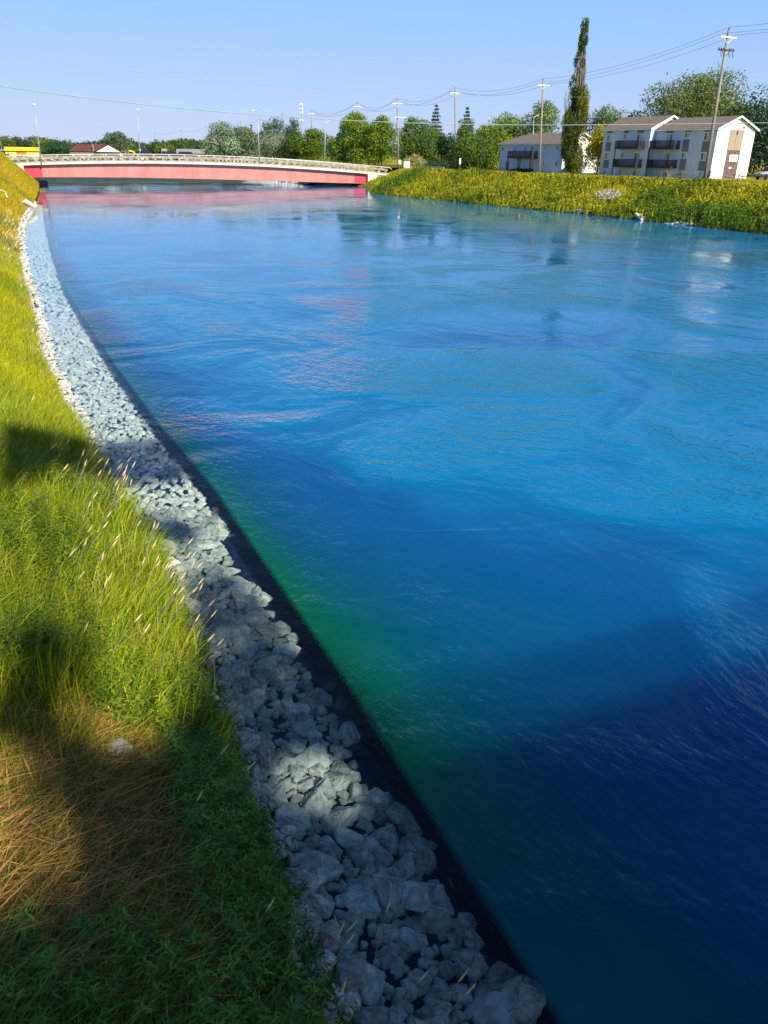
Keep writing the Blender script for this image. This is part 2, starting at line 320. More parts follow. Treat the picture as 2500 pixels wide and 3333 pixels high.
    for e,(p,c) in zip(cr.color_ramp.elements,els): e.position=p; e.color=(*c,1)
    L.new(math_('ADD',sc.outputs[1],math_('MULTIPLY',math_('SUBTRACT',patch.outputs['Fac'],.5),math_('MULTIPLY',sc.outputs[1],.9))),cr.inputs[0]); L.new(cr.outputs[0],df.inputs['Base Color'])
    body=N.new('ShaderNodeMixShader'); L.new(turb,body.inputs[0]); L.new(tr.outputs[0],body.inputs[1]); L.new(df.outputs[0],body.inputs[2])
    fin=N.new('ShaderNodeMixShader'); L.new(math_('MULTIPLY',fr.outputs[0],math_('SUBTRACT',1,g.outputs['Backfacing'])),fin.inputs[0]); L.new(body.outputs[0],fin.inputs[1]); L.new(gl.outputs[0],fin.inputs[2])
    L.new(fin.outputs[0],out.inputs[0]); return m
def water():
    Y=np.unique(np.concatenate([np.arange(-60,0,4.),np.arange(0,60,.5),np.arange(60,240,3.),[250,262,270]]))
    rows=[];cols=[]
    for y in Y:
        e=float(xe(y)); b=float(xr(y))
        off=np.array([-6,-3,-1.5,-.6,-.05,.07,.3,.7,1.2,2,3,4.5,7,10,15,20,30,40,50]); xs=np.concatenate([e+off,[b-1,b+1.5]])
        d=xs-e; tb=np.clip((d+.05)/.12,0,1); 
        tb=np.where(d<-.05,0.10*0+.04,tb*.97)
        gd=np.clip(1-np.exp(-np.clip(d,0,None)/ float(np.interp(y,[4,9,13,22,60],[3.4,3.2,1.5,.8,.5]))),0,1)
        gd=np.maximum(gd,float(np.interp(y,[3,5.5,7,10,14,22],[.30,.16,.0,.0,.13,.30])))
        rows.append(xs); cols.append(np.stack([tb,gd,np.zeros_like(d)],-1))
    X=np.array(rows); Cc=np.array(cols).reshape(-1,3); YY=np.repeat(Y[:,None],X.shape[1],1)
    V=np.stack([X,YY,np.zeros_like(X)],-1).reshape(-1,3); ny,nx=X.shape; i=np.arange(ny-1)[:,None]*nx+np.arange(nx-1)[None,:]
    Q=np.stack([i,i+1,i+nx+1,i+nx],-1).reshape(-1,4)
    tag(np_mesh('water',V,Q,Cc,water_mat(),smooth=True),kind='structure',label='fast blue canal water with swirls')
water()
# ---------------------------------------------------------------- rocks
def rock_mesh(seed,sub=1,n=13,rough=.06):
    r=random.Random(seed); bm=bmesh.new()
    sx,sy,sz=r.uniform(.8,1.25),r.uniform(.65,1.0),r.uniform(.45,.75)
    for i in range(n):
        d=Vector((r.gauss(0,1),r.gauss(0,1),r.gauss(0,1))).normalized()*r.uniform(.82,1.0)
        bm.verts.new((d.x*sx*.5,d.y*sy*.5,d.z*sz*.5))
    res=bmesh.ops.convex_hull(bm,input=bm.verts); 
    junk=[v for v in res['geom_interior'] if isinstance(v,bmesh.types.BMVert)]
    bmesh.ops.delete(bm,geom=junk,context='VERTS')
    bmesh.ops.bevel(bm,geom=list(bm.edges),offset=.022,segments=1,affect='EDGES')
    bmesh.ops.triangulate(bm,faces=bm.faces)
    for _ in range(sub):
        bmesh.ops.subdivide_edges(bm,edges=bm.edges,cuts=1,use_grid_fill=True)
    for v in bm.verts:
        v.co+=v.co.normalized()*r.uniform(-rough,rough)*.5
    bmesh.ops.recalc_face_normals(bm,faces=bm.faces)
    return bm
ROCKS=[]
for i in range(14):
    bm=rock_mesh(i,2,13,.05); me=bpy.data.meshes.new('riprap_rock'); bm.to_mesh(me); bm.free(); me.materials.append(M['rock']); ROCKS.append(me)
LOW=[]
for i in range(6):
    bm=rock_mesh(100+i,0,10,.05); bm.verts.ensure_lookup_table(); bmesh.ops.triangulate(bm,faces=bm.faces)
    LOW.append((np.array([v.co[:] for v in bm.verts]),np.array([[v.index for v in f.verts] for f in bm.faces]))); bm.free()
def outer(y):   # where the riprap stops on the shelf, before the sill edge
    e=float(xe(y)); w=np.interp(y,[3,6,8,12,16,24,60],[-.02,.06,.22,.30,.08,-.02,-.05])
    return e-w-.75*max(0,float(vn(0,y,1.0,9))-.45)*(1 if y<16 else .3)
cand=[]
y=2.3
while y<15.5:
    x=float(xl(y))-.45
    while x<outer(y)+.05:
        cand.append((x+random.uniform(-.08,.08),y+random.uniform(-.08,.08),random.choice([.22,.24,.28,.30,.34,.38,.46,.58]))); x+=random.uniform(.17,.27)
    y+=.20
RG='pale riprap rocks along the near waterline'
def place_rock(x,y,s,label,rest=0,group=RG,me=None,zoff=0):
    me=me or random.choice(ROCKS); o=bpy.data.objects.new('riprap_rock',me); COL.objects.link(o)
    z=float(H(x,y)); o.location=(x,y,z+s*.10+zoff+random.uniform(-.03,.03)); o.scale=(s,s,s)
    o.rotation_euler=(random.uniform(-.4,.4),random.uniform(-.4,.4),random.uniform(0,6.28)); return tag(o,label=label,cat='rock',group=group)
def vis(x,y):
    d=CM.T@(np.array([x,y,0])-CP); u=IW/2+F_PX*d[0]/-d[2]; v=IH/2-F_PX*d[1]/-d[2]; return (-60<u<2560 and v<3420),v
near=[c for c in cand if vis(c[0],c[1])[0]]
near.sort(key=lambda c:-c[2]/math.hypot(math.hypot(c[0],c[1]),7))
indiv=near[:292]; rest=near[292:]
for x,y,s in indiv:
    f=(x-xl(y))/(xe(y)-xl(y)); sz='very large' if s>.5 else 'big' if s>.4 else 'medium' if s>.31 else 'small' if s>.25 else 'tiny'
    pl='touching the grass' if f<.05 else 'on the grassward shelf side' if f<.35 else 'mid shelf' if f<.65 else 'beside the dark sill'
    v_=vis(x,y)[1]; ds='at the picture bottom' if v_>3000 else 'low in the picture' if v_>2650 else 'level with the shade edge' if v_>2280 else 'below the sunlit patch' if v_>1900 else 'near the seed heads'
    place_rock(x,y,s,sz+' grey riprap rock '+pl+', '+ds)
V=[];Q=[];n=0
def low_rocks(pts):
    Vs=[];Fs=[];n=0
    for x,y,s,z in pts:
        v,f=LOW[random.randrange(6)]; a=random.uniform(0,6.28); ca,sa=math.cos(a),math.sin(a); tl=random.uniform(-.4,.4)
        p=v*s; p=np.stack([p[:,0]*ca-p[:,1]*sa,p[:,0]*sa+p[:,1]*ca,p[:,2]+p[:,0]*tl*.4],-1)+np.array([x,y,z]); Vs.append(p); Fs.append(f+n); n+=len(v)
    return np.concatenate(Vs),np.concatenate(Fs)
pts=[(x,y,s,float(H(x,y))+s*.16) for x,y,s in rest]
y=2.3
while y<16:           # small filler between the big ones
    for k in range(20):
        x=random.uniform(xl(y)-.4,outer(y)-.1); pts.append((x,y,random.uniform(.10,.23),float(H(x,y))+.03))
    y+=.12
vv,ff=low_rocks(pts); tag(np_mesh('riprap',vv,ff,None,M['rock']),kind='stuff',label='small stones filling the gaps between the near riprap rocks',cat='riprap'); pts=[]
y=15.5
while y<125:
    st=.175 if y<40 else .32
    x=float(xl(y))-.35-(.4 if 85<y<112 else 0)
    while x<outer(y):
        xx,yy=x+random.uniform(-.08,.08),y+random.uniform(-.1,.1); s=random.uniform(.16,.36)*(1 if y<40 else 1.5); pts.append((xx,yy,s,float(H(xx,yy))+s*.12)); x+=st*random.uniform(.8,1.2)
    y+=st
vv,ff=low_rocks(pts); tag(np_mesh('riprap',vv,ff,None,M['rock_sun_painted']),kind='stuff',label='mass of pale riprap stones running along the left bank into the distance',cat='riprap')
# stray stones in the straw
for (u,v,s,l) in [(398,2468,.40,'white stone lying in the trampled straw, larger of two'),(478,2500,.2,'small white stone in the straw just right of the larger white stone')]:
    p=march(u,v); o=place_rock(p[0],p[1],s,l,group=None,zoff=.14); o.name='field_stone'
o=place_rock(*atz(1690,3255,-.35)[:2],.72,'largest pale boulder under water at the rock shelf tip, lower picture edge',group=None,me=ROCKS[3],zoff=.12)
o=place_rock(*atz(1505,3165,-.35)[:2],.55,'big rounded pale rock under water just above and left of the largest boulder',group=None,me=ROCKS[5],zoff=.12)
o=place_rock(*atz(1455,2800,-.3)[:2],.26,'lone pale rock standing apart in the dark water beyond the rock shelf',group=None,me=ROCKS[1],zoff=.2)
o=place_rock(*atz(1405,2725,-.3)[:2],.2,'small lone rock just above the other lone rock in dark water',group=None,me=ROCKS[8],zoff=.2)
def mossy(u,v,z,s,l,c):
    p=atz(u,v,z); o=place_rock(p[0],p[1],s,l,group=None,me=ROCKS[4].copy(),zoff=.02); o.name='mossy_rock'; o.data.materials[0]=M[c]
M['moss']=mat('brown_algae_rock',(.07,.05,.03),.9,col2=(.20,.14,.09),scale=14,bump=.6); M['rust']=mat('rusty_underwater_lump',(.25,.08,.06),.9,.2,8,.3)
mossy(1068,2232,-.5,.34,'brown algae-covered rock on the dark sill beside the green water','moss'); mossy(1100,2290,-.5,.42,'reddish brown rock just below the other algae rock on the sill','moss'); mossy(700,1680,-.5,.34,'rusty red lump under water on the dark sill','rust')
# right bank stones
def cluster(name,u0,u1,v0,v1,n,s0,s1,label,cat):
    pts=[]
    for i in range(n):
        a=random.uniform(0,6.28); r=math.sqrt(random.random()); p=march((u0+u1)/2+(u1-u0)/2*r*math.cos(a),(v0+v1)/2+(v1-v0)/2*r*math.sin(a),40)
        s=random.uniform(s0,s1); pts.append((p[0],p[1],s,p[2]+s*.3))
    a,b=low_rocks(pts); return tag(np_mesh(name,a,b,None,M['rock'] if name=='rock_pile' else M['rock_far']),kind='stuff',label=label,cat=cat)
cluster('rock_pile',1938,2020,622,655,110,.35,.8,'heap of loose grey rocks halfway up the far grassy bank','rock pile')
cluster('shore_rocks',2155,2252,727,738,60,.25,.55,'line of white rocks at the far waterline right of the slab','rocks')
cluster('shore_rocks',1862,1905,686,692,26,.3,.6,'few pale rocks at the far waterline below the rock pile','rocks')
pts=[]
for i in range(900):
    yy=random.uniform(190,250); xx=float(xr(yy))+random.uniform(-.6,4.5); s=random.uniform(.5,1.1); pts.append((xx,yy,s,float(H(xx,yy))+.1))
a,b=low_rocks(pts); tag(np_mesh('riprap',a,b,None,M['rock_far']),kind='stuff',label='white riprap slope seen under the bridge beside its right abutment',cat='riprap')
p=march(2087,712,40); b_=MB(); b_.box(-.95,.95,-.42,.42,-.12,.12); o=b_.build('concrete_slab',M['curb']); o.location=(p[0]-.1,p[1],.3); o.rotation_euler=(.2,-.35,1.35)
bm=bmesh.new(); bm.from_mesh(o.data); bmesh.ops.subdivide_edges(bm,edges=bm.edges,cuts=3,use_grid_fill=True)
for v in bm.verts: v.co+=Vector((random.uniform(-.05,.05),random.uniform(-.05,.05),random.uniform(-.02,.02)))
bm.to_mesh(o.data); bm.free(); tag(o,'broken white slab tipped into the water at the far bank','slab')
#@@P2
# ---------------------------------------------------------------- foliage generator
def leaf_cloud(P,N,size,col,jit=.5,aspect=1.0):
    """P centres (n,3), N outward dirs; quads with random orientation"""
    n=len(P); d=N+RNG.normal(0,jit,(n,3)); d/=np.linalg.norm(d,axis=1,keepdims=True)+1e-9
    a=np.cross(d,RNG.normal(0,1,(n,3))); a/=np.linalg.norm(a,axis=1,keepdims=True)+1e-9; b=np.cross(d,a)
    s=(size*RNG.uniform(.6,1.3,n))[:,None]
    V=np.stack([P-a*s*.5,P+b*s*.36*aspect-a*s*.05,P+a*s*.5,P-b*s*.36*aspect+a*s*.05],1).reshape(-1,3)
    Q=np.arange(4*n).reshape(n,4); C=np.repeat(col,4,0); return V,Q,C
def crown_mesh(blobs,n,size,base,var,name,parent,mat_=None,yel=None,core=.6):
    """blobs: list (x,y,z,rx,ry,rz) in local metres"""
    B=np.array(blobs); w=(B[:,3]*B[:,5]); w=w/w.sum(); k=RNG.choice(len(B),n,p=w)
    d=RNG.normal(0,1,(n,3)); d/=np.linalg.norm(d,axis=1,keepdims=True); r=RNG.uniform(core,1,n)**.6
    r=r*(1+.12*RNG.normal(0,1,n))
    P=B[k,:3]+d*B[k,3:]*r[:,None]
    bv=RNG.uniform(1-var,1+var,len(B))[k]; lv=RNG.uniform(.7,1.3,n)
    col=np.array(base)[None,:]*(bv*lv)[:,None]
    if yel is not None:
        t=np.clip(RNG.normal(.35,.3,len(B))[k]+RNG.normal(0,.12,n),0,1)[:,None]; col=col*(1-t)+np.array(yel)[None,:]*lv[:,None]*t
    V,Q,C=leaf_cloud(P,d,size,col)
    return np_mesh(name,V,Q,C,mat_ or M['leaf'],parent)
def trunk_mesh(h,r,parent,limbs=6,reach=3,bm_=None,lean=0,top=.8):
    b=MB(); pts=[(lean*t*t,0,h*top*t) for t in np.linspace(0,1,6)]; b.tube(pts,[r*(1-.75*t) for t in np.linspace(0,1,6)],8)
    for i in range(limbs):
        t=random.uniform(.3,.85); a=random.uniform(0,6.28); z=h*top*t; L=reach*random.uniform(.6,1)
        b.tube([(lean*t*t,0,z),(lean*t*t+math.cos(a)*L*.5,math.sin(a)*L*.5,z+L*.45),(math.cos(a)*L,math.sin(a)*L,z+L*1.0)],[r*.4,r*.25,r*.08],5)
    return b.build('trunk',bm_ or M['bark'],parent,smooth=True)
def tree(u,vtop,wpx,D,label,col,yel=None,kind='round',n=3000,leaf=.42,name='tree',vbase_low=.04,cat='tree',var=.35,group='trees beyond the banks',skew=0,lob=None):
    b=atD(u,D); b[2]=float(H(b[0],b[1])); top=vp(u,vtop,b)[2]; h=top-b[2]
    w=wpx*1.22*D/math.cos(math.atan((u-IW/2)/2713))/2713
    root=empty(name,b-np.array([0,0,.05]),random.uniform(0,6.28) if kind!='pole' else 0,label=label,cat=cat,group=group)
    bl=[]
    if kind=='round':
        nb=lob or 26
        for i in range(nb):
            t=random.random(); a=random.uniform(0,6.28)
            z=h*(vbase_low+(1-vbase_low)*(.06+.86*t)); prof=math.sin(math.pi*min(1,(.18+.80*t)))**.55; R=w/2*prof*.86
            rr=R*math.sqrt(random.random()); s=w*random.uniform(.12,.21)
            bl.append((rr*math.cos(a),rr*math.sin(a),min(z,h-s*.9),s,s,s*random.uniform(.7,1.05)))
        bl.append((0,0,h*.5,w*.30,w*.30,h*.34)); bl+=[(w*.2*math.cos(a),w*.2*math.sin(a),h*.55,w*.2,w*.2,h*.27) for a in (0,1.57,3.14,4.71)]; bl.append((0,0,h*.93-w*.06,w*.12,w*.12,h*.07))
    elif kind=='conifer':
        lv=int(h/1.0)
        for i in range(lv):
            t=i/lv; R=w/2*(1-t)**.85+.15
            for k in range(max(3,int(7*(1-t)+2))):
                a=k*2.4+i; bl.append((math.cos(a)*R*.55,math.sin(a)*R*.55,h*(.12+.86*t)-R*.12,max(.25,R*.5),max(.25,R*.5),.32))
    elif kind=='willow':
        for i in range(34):
            t=random.random(); a=random.uniform(0,6.28); z=h*(.12+.76*t); R=w/2*(1-(t*.75)**2.2)*.8; s=w*random.uniform(.09,.15)
            rr=R*math.sqrt(random.uniform(.2,1)); bl.append((rr*math.cos(a),rr*math.sin(a),z,s,s,s*.8))
        bl.append((0,0,h*.45,w*.3,w*.3,h*.36))
    crown_mesh(bl,int(n*1.5),leaf*1.15,np.array(col)*2.0,var,'crown',root,yel=None if yel is None else np.array(yel)*1.8)
    trunk_mesh(h,max(.15,h*.018),root,5,w*.25,top=.7)
    return root
G1=(.035,.075,.022); G2=(.06,.11,.03); YG=(.16,.20,.015); BG=(.05,.085,.045); SV=(.15,.19,.12); DG=(.02,.045,.018)
T=[ # u, vtop, wpx, D, label, col, yel, kind, n, leaf
 (2520,282,330,178,'large dark green tree at the right edge, behind the white gable',(.022,.05,.018),None,'round',13000,.42),
 (2250,226,292,190,'tall broad tree with mottled blue-green crown rising above the three-storey roof',BG,(.13,.16,.02),'round',22000,.38),
 (1962,345,150,235,'rounded tree with pale green crown between the tall poplar and the three-storey roof',(.06,.10,.045),(.13,.17,.05),'round',4500,.45),
 (2068,352,90,215,'dark green tree peeping above the left end of the three-storey roof',DG,(.06,.09,.01),'round',3000,.45),
 (1950,400,90,170,'small yellow-leaved tree in the gap between the two apartment houses',(.20,.20,.01),(.30,.26,.01),'round',2600,.32),
 (1752,318,140,215,'airy tree with upright tufted crown behind the blue two-storey house roof',(.06,.11,.04),(.14,.17,.05),'round',5200,.42),
 (1640,357,120,222,'rounded yellow-green tree left of the airy tufted tree',(.07,.12,.015),(.15,.19,.01),'round',4200,.42),
 (1590,398,140,200,'bushy bright green tree overhanging the left gable end of the blue house',(.05,.10,.012),(.15,.18,.01),'round',5000,.38),
 (1532,437,110,190,'low leafy tree beside the left corner of the blue house',G1,(.09,.13,.01),'round',3500,.38),
 (1514,336,60,240,'dark spruce whose tip rises right of the third utility pole',(.022,.045,.03),None,'conifer',3600,.4),
 (1515,385,82,228,'fine-leaved green tree in front of the right-hand spruce',(.055,.09,.035),(.08,.12,.03),'round',2800,.4),
 (1415,328,70,250,'dark spruce standing alone left of the third utility pole',(.022,.042,.028),None,'conifer',4200,.4),
 (1462,420,90,215,'shaded dark tree in the hollow left of the third utility pole',DG,G1,'round',3000,.42),
 (1392,385,110,232,'leafy green tree beneath the left-hand spruce',G1,(.12,.16,.01),'round',4000,.42),
 (1340,378,90,236,'pale green tree right of the fourth utility pole',(.06,.11,.03),(.13,.17,.04),'round',3600,.42),
 (1372,440,120,215,'broad low green tree behind the white square sign',G1,(.10,.14,.01),'round',4200,.4),
 (1243,372,100,230,'upright yellow-green tree just left of the fourth utility pole',(.06,.11,.01),YG,'round',4500,.42),
 (1160,362,105,240,'tallest bright yellow-green tree behind the right end of the bridge',(.07,.12,.01),(.17,.21,.01),'round',5200,.42),
 (1200,405,110,232,'full yellow-green tree between the two tallest bright trees',(.06,.10,.01),YG,'round',4500,.4),
 (1118,400,60,250,'blue-green tree at the left side of the tallest bright tree',(.03,.06,.035),None,'round',2400,.42),
 (1092,440,80,270,'small light green tree right of the arm-topped street light',(.07,.12,.03),(.14,.18,.02),'round',2800,.42),
 (1018,413,110,285,'round yellow-green tree behind the middle of the bridge railing',(.05,.09,.01),(.13,.17,.01),'round',4600,.45),
 (960,425,80,290,'dark green tree left of the round yellow-green tree',(.03,.06,.02),(.08,.11,.02),'round',3200,.45),
 (955,375,62,310,'tall blue-green poplar-like tree right of the pair',(.045,.075,.045),None,'round',3200,.42),
 (893,371,88,305,'tall blue-green tree left of the pair behind the bridge',(.045,.08,.045),(.08,.12,.06),'round',4000,.42),
 (905,430,110,295,'silvery shrubby tree below the pair of tall blue-green trees',(.13,.16,.11),None,'round',3600,.42),
 (823,397,16,330,'thin dark columnar tree beside the tall silver street light',(.025,.05,.03),None,'conifer',1200,.4),
 (760,402,165,280,'big silvery-leaved willow behind the left half of the bridge',SV,(.06,.09,.05),'willow',9500,.5),
 (672,452,60,420,'small dark tree at the left edge of the silvery willow',DG,G2,'round',2200,.6),
 (622,447,60,520,'pale poplar clump behind the grey-roofed sheds',(.07,.10,.06),None,'round',2200,.7),
 (585,452,80,470,'round green tree above the grey-roofed sheds',G1,(.11,.15,.01),'round',2800,.6),
 (540,470,60,450,'low yellow-green tree left of the grey-roofed sheds',(.08,.12,.01),YG,'round',2000,.6),
 (512,448,50,520,'dark spruce-like treetop far behind the bridge cars',(.02,.04,.025),None,'conifer',1600,.7),
 (505,462,50,480,'green tree left of the bridge cars with a dark base',G1,(.10,.14,.02),'round',2000,.6),
 (455,472,50,520,'low distant green tree behind the second street light',G2,None,'round',1500,.6),
 (433,468,36,440,'small yellow-green tree beside the playground slide',(.08,.13,.01),YG,'round',1500,.5),
 (388,430,88,420,'grey-green willow behind the maroon-roofed house',(.09,.12,.075),(.05,.08,.04),'willow',4200,.6),
 (345,448,34,430,'small grey-green tree at the left of the willow behind the maroon roof',(.06,.09,.05),None,'round',1200,.6),
 (268,466,70,560,'distant low trees peeping over the maroon roof',G2,None,'round',1600,.7),
 (190,455,90,420,'dark glossy-leaved tree left of the maroon-roofed house',(.03,.07,.03),None,'round',3200,.55),
 (148,446,70,440,'yellow-green tree behind the leftmost street light',(.08,.13,.015),YG,'round',2600,.55),
 (112,443,60,450,'tree with greyish crown right behind the yellow stand',(.05,.07,.045),None,'round',2300,.55),
 (60,440,60,460,'dark olive tree behind the middle of the yellow stand',(.04,.06,.03),None,'round',2300,.55),
 (15,442,70,430,'olive-green tree at the left edge of the picture',(.06,.08,.02),(.09,.11,.02),'round',2500,.55),
 (95,452,40,470,'narrow dark tree between the yellow stand trees',(.035,.055,.03),None,'round',1400,.55),
]
for t in T:
    tree(t[0],t[1],t[2],t[3],t[4],t[5],t[6],t[7],t[8],t[9],name='spruce' if t[7]=='conifer' else ('willow' if t[7]=='willow' else 'tree'))
# distant tree line
pts=[];cc=[]
for i in range(26000):
    u=random.uniform(-150,2650); D=random.uniform(430,620); top=14+6*float(vn(u,0,60,3))
    b=atD(u,D,4.); z=4+random.random()**.7*(top-4)*.55; pts.append((b[0],b[1],z)); k=random.uniform(.6,1.3); cc.append((.045*k,.08*k,.03*k))
P=np.array(pts); V,Q,C=leaf_cloud(P,RNG.normal(0,1,P.shape),1.3,np.array(cc)); tag(np_mesh('far_woods',V,Q,C,M['leaf']),kind='stuff',label='distant belt of woods along the horizon',cat='woods')
# shrubs along the far side of the lawn
for (u,v,D,w,l,c,y_) in [(1350,500,205,70,'dry pale bush behind the white square sign',(.20,.19,.08),(.26,.24,.10)),(1440,520,205,120,'low shady bushes left of the third utility pole',DG,G1),(1530,532,192,100,'low sunlit shrubs left of the blue house',(.06,.10,.01),(.13,.17,.01))]:
    tree(u,v,w,D,l,c,y_,'round',1800,.3,name='bush',cat='bush',group='bushes behind the far bank')
# columnar poplar
def poplar():
    b=np.array([98.3,131.3,3.9]); b[2]=float(H(b[0],b[1]))
    root=empty('lombardy_poplar',b,0,label='very tall narrow poplar with a bare ragged middle, in front of the blue house',cat='tree')
    ax=np.array([b[1],-b[0],0.]); ax/=np.linalg.norm(ax); fwd=np.array([b[0],b[1],0]); fwd/=np.linalg.norm(fwd)
    def L(u,v): p=vp(u,v,b)-b; return float(np.dot(p,ax)),float(p[2])
    zx=lambda x,y:(1780+x/3.95,40+y/3.95)
    prof=[(100,430,540),(180,425,540),(240,440,530),(320,415,530),(400,405,528),(470,400,500),(560,385,500),(640,340,490),(720,350,500),(800,350,500),(870,290,545),(960,295,520),(1040,305,548),(1120,305,545),(1200,310,530),(1300,300,540),(1400,200,520),(1500,200,510),(1600,195,495),(1700,190,495),(1780,190,490),(1860,215,460),(1940,240,440),(2000,270,400),(2050,300,380)]
    blobs=[];sun_side_blobs=[]
    for k in range(len(prof)-1):
        y0,a0,c0=prof[k]; y1,a1,c1=prof[k+1]
        for j in range(7):
            t=random.random(); y=y0+(y1-y0)*t; a=a0+(a1-a0)*t; c=c0+(c1-c0)*t
            xx,zz=L(*zx(random.uniform(a,c),y)); w=(c-a)/3.95*.055; s=max(.35,w*random.uniform(.14,.24))
            x0,_=L(*zx(a,y)); x1,_=L(*zx(c,y)); xx=min(max(xx,x0+s*.8),x1-s*.8); mid=(x0+x1)/2
            dep=random.uniform(-1,1)*(x1-x0)*.35
            q=ax*xx+fwd*dep
            gap=(560<y<1000)
            if gap and x0+.28*(x1-x0)<xx<x1-.16*(x1-x0) and random.random()<.9: continue
            if y<300 and random.random()<.45: continue
            (sun_side_blobs if xx>mid and y>1000 else blobs).append((q[0],q[1],zz,s,s,s*2.1))
    crown_mesh(blobs,20000,.26,(.055,.10,.025),.4,'crown',root,yel=(.13,.16,.02))
    crown_mesh(sun_side_blobs,9500,.26,(.12,.15,.02),.35,'crown',root,yel=(.30,.28,.015))  # sunlight on the right side put into these leaves' brighter colour
    m=MB(); m2=MB()
    def P3(x,y,d=0): a_,z_=L(*zx(x,y)); q=ax*a_+fwd*d; return (q[0],q[1],max(z_,-.1))
    m.tube([P3(345,2085),P3(355,1900),P3(375,1600),P3(400,1200),P3(415,800),P3(450,400),P3(490,200)],[.55,.42,.36,.3,.2,.1,.04],9)
    for x in (320,368): m.tube([P3(335 if x<340 else 352,2085,.2),P3(x,1950,.3),P3(x-20 if x<340 else x+30,1700,.5),P3(x+20,1300,.6)],[.25,.2,.15,.06],7)
    m.build('trunk',M['bark'],root,smooth=True)
    for i in range(46):
        x=random.uniform(375,480); y=random.uniform(850,1050); d=random.uniform(-.8,.4)
        m2.tube([P3(x-5,y+120,d),P3(x,y,d),P3(x+random.uniform(-10,25),y-random.uniform(120,260),d),P3(x+random.uniform(0,55),y-random.uniform(300,480),d)],[.07,.06,.045,.02],5)
    for i in range(16):
        x=random.uniform(235,300); y=random.uniform(1300,1450); d=random.uniform(-.5,.5)
        m2.tube([P3(x+20,y+60,d),P3(x,y-80,d),P3(x+random.uniform(-25,10),y-200,d),P3(x+random.uniform(-10,25),y-random.uniform(260,420),d)],[.05,.045,.03,.015],5)
    m2.build('dead_branches',M['deadwood'],root)
poplar()
# ---------------------------------------------------------------- buildings
def window(parent,face,y0,y1,z0,z1,off=0.,door=False,name=None,flip=False,curt=True):
    """face 'w': wall in plane x=off looking -x ; face 's': wall in plane y=off looking -y. y0..y1 along the wall"""
    def bx(mb,a0,a1,d0,d1,zz0,zz1):
        if face=='w': mb.box(off-d1,off-d0,a0,a1,zz0,zz1)
        else: mb.box(a0,a1,off-d1,off-d0,zz0,zz1)
    t=.12; m=MB(); bx(m,y0,y1,.0,.07,z1-t,z1); bx(m,y0,y1,.0,.08,z0,z0+t); bx(m,y0,y0+t,.0,.07,z0+t,z1-t); bx(m,y1-t,y1,.0,.07,z0+t,z1-t)
    mid=(y0+y1)/2; bx(m,mid-.04,mid+.04,.0,.065,z0+t,z1-t)
    f=m.build(name or ('patio_door' if door else 'window'),M['white'],parent)
    g=MB(); bx(g,y0+t,y1-t,.005,.02,z0+t,z1-t); g.build('pane',M['glass'],f)
    if curt:
        c=MB(); a,b=(y0+t,mid-.05) if not flip else (mid+.05,y1-t)
        if face=='s': a,b=(mid+.05,y1-t) if not flip else (y0+t,mid-.05)
        bx(c,a,b,.022,.03,z0+t+.02,z1-t-.02); c.build('curtain',M['curtain'],f)
    return f
def gable_roof(parent,x0,x1,y0,y1,ze,zr,ov=.45,th=.16,name='roof',far_hip=False,trim=True):
    m=MB(); xm=(x0+x1)/2; sl=(zr-ze)/(xm-x0)
    zo=ze-sl*ov
    ya,yb=y0-ov,y1+ov
    for sx in (-1,1):
        xe_=x0-ov if sx<0 else x1+ov
        yh=yb-(xm-x0+ov)*.9 if far_hip else yb
        top=[(xe_,ya,zo+th),(xm,ya,zr+th),(xm,yh,zr+th),(xe_,yb,zo+th)]; m.prism(top,(0,0,0),(0,0,-th))
    if far_hip:
        m.prism([(x0-ov,yb,zo+th-.01),(x1+ov,yb,zo+th-.01),(xm,yb-(xm-x0+ov)*.9,zr+th-.01)],(0,0,0),(0,0,-th))
    r=m.build(name,M['roof'],parent)
    if trim:
        f=MB()
        for sx in (-1,1):
            xe_=x0-ov if sx<0 else x1+ov
            f.prism([(xe_,ya-.05,zo-.10),(xe_,ya-.05,zo+th+.03),(xm,ya-.05,zr+th+.03),(xm,ya-.05,zr-.10)],(0,0,0),(0,.05,0))
            f.bar((xe_+sx*.03,ya-.05,zo+.03),(xe_+sx*.03,yb,zo+.03),.06,.2)
        f.build('bargeboard',M['white'],r)
    return r
def balcony(parent,y0,y1,zf,x=0.,dep=1.6,posts=True,h=1.1):
    m=MB(); m.box(x-dep,x-.01,y0,y1,zf-.25,zf); b=m.build('balcony',M['deckwood'],parent)
    r=MB(); r.box(x-dep,x-dep+.05,y0,y1,zf+h-.1,zf+h); r.box(x-dep,x-dep+.04,y0,y1,zf+.06,zf+.14)
    for yy in (y0,y1-.05): r.box(x-dep,x-.02,yy,yy+.05,zf+h-.1,zf+h); r.box(x-dep,x-.02,yy,yy+.04,zf+.06,zf+.14)
    k=int((y1-y0)/.17)
    for i in range(k+1):
        yy=y0+(y1-y0-.09)*i/k; r.box(x-dep+.005,x-dep+.035,yy,yy+.09,zf-.2,zf+h-.1)
    for i in range(int(dep/.17)):
        for yy in (y0+.005,y1-.035): r.box(x-dep+.17*i+.06,x-dep+.17*i+.15,yy,yy+.03,zf-.2,zf+h-.1)
    r.build('railing',M['deckwood'],b)
    return b
BR=math.atan2(.0976,.9952)
# three-storey apartment house
c0=np.array([104.99,102.68,3.82])
B1=empty('apartment_house',c0,BR,label='three-storey pale grey apartment house with dark balconies and white gable end',cat='building')
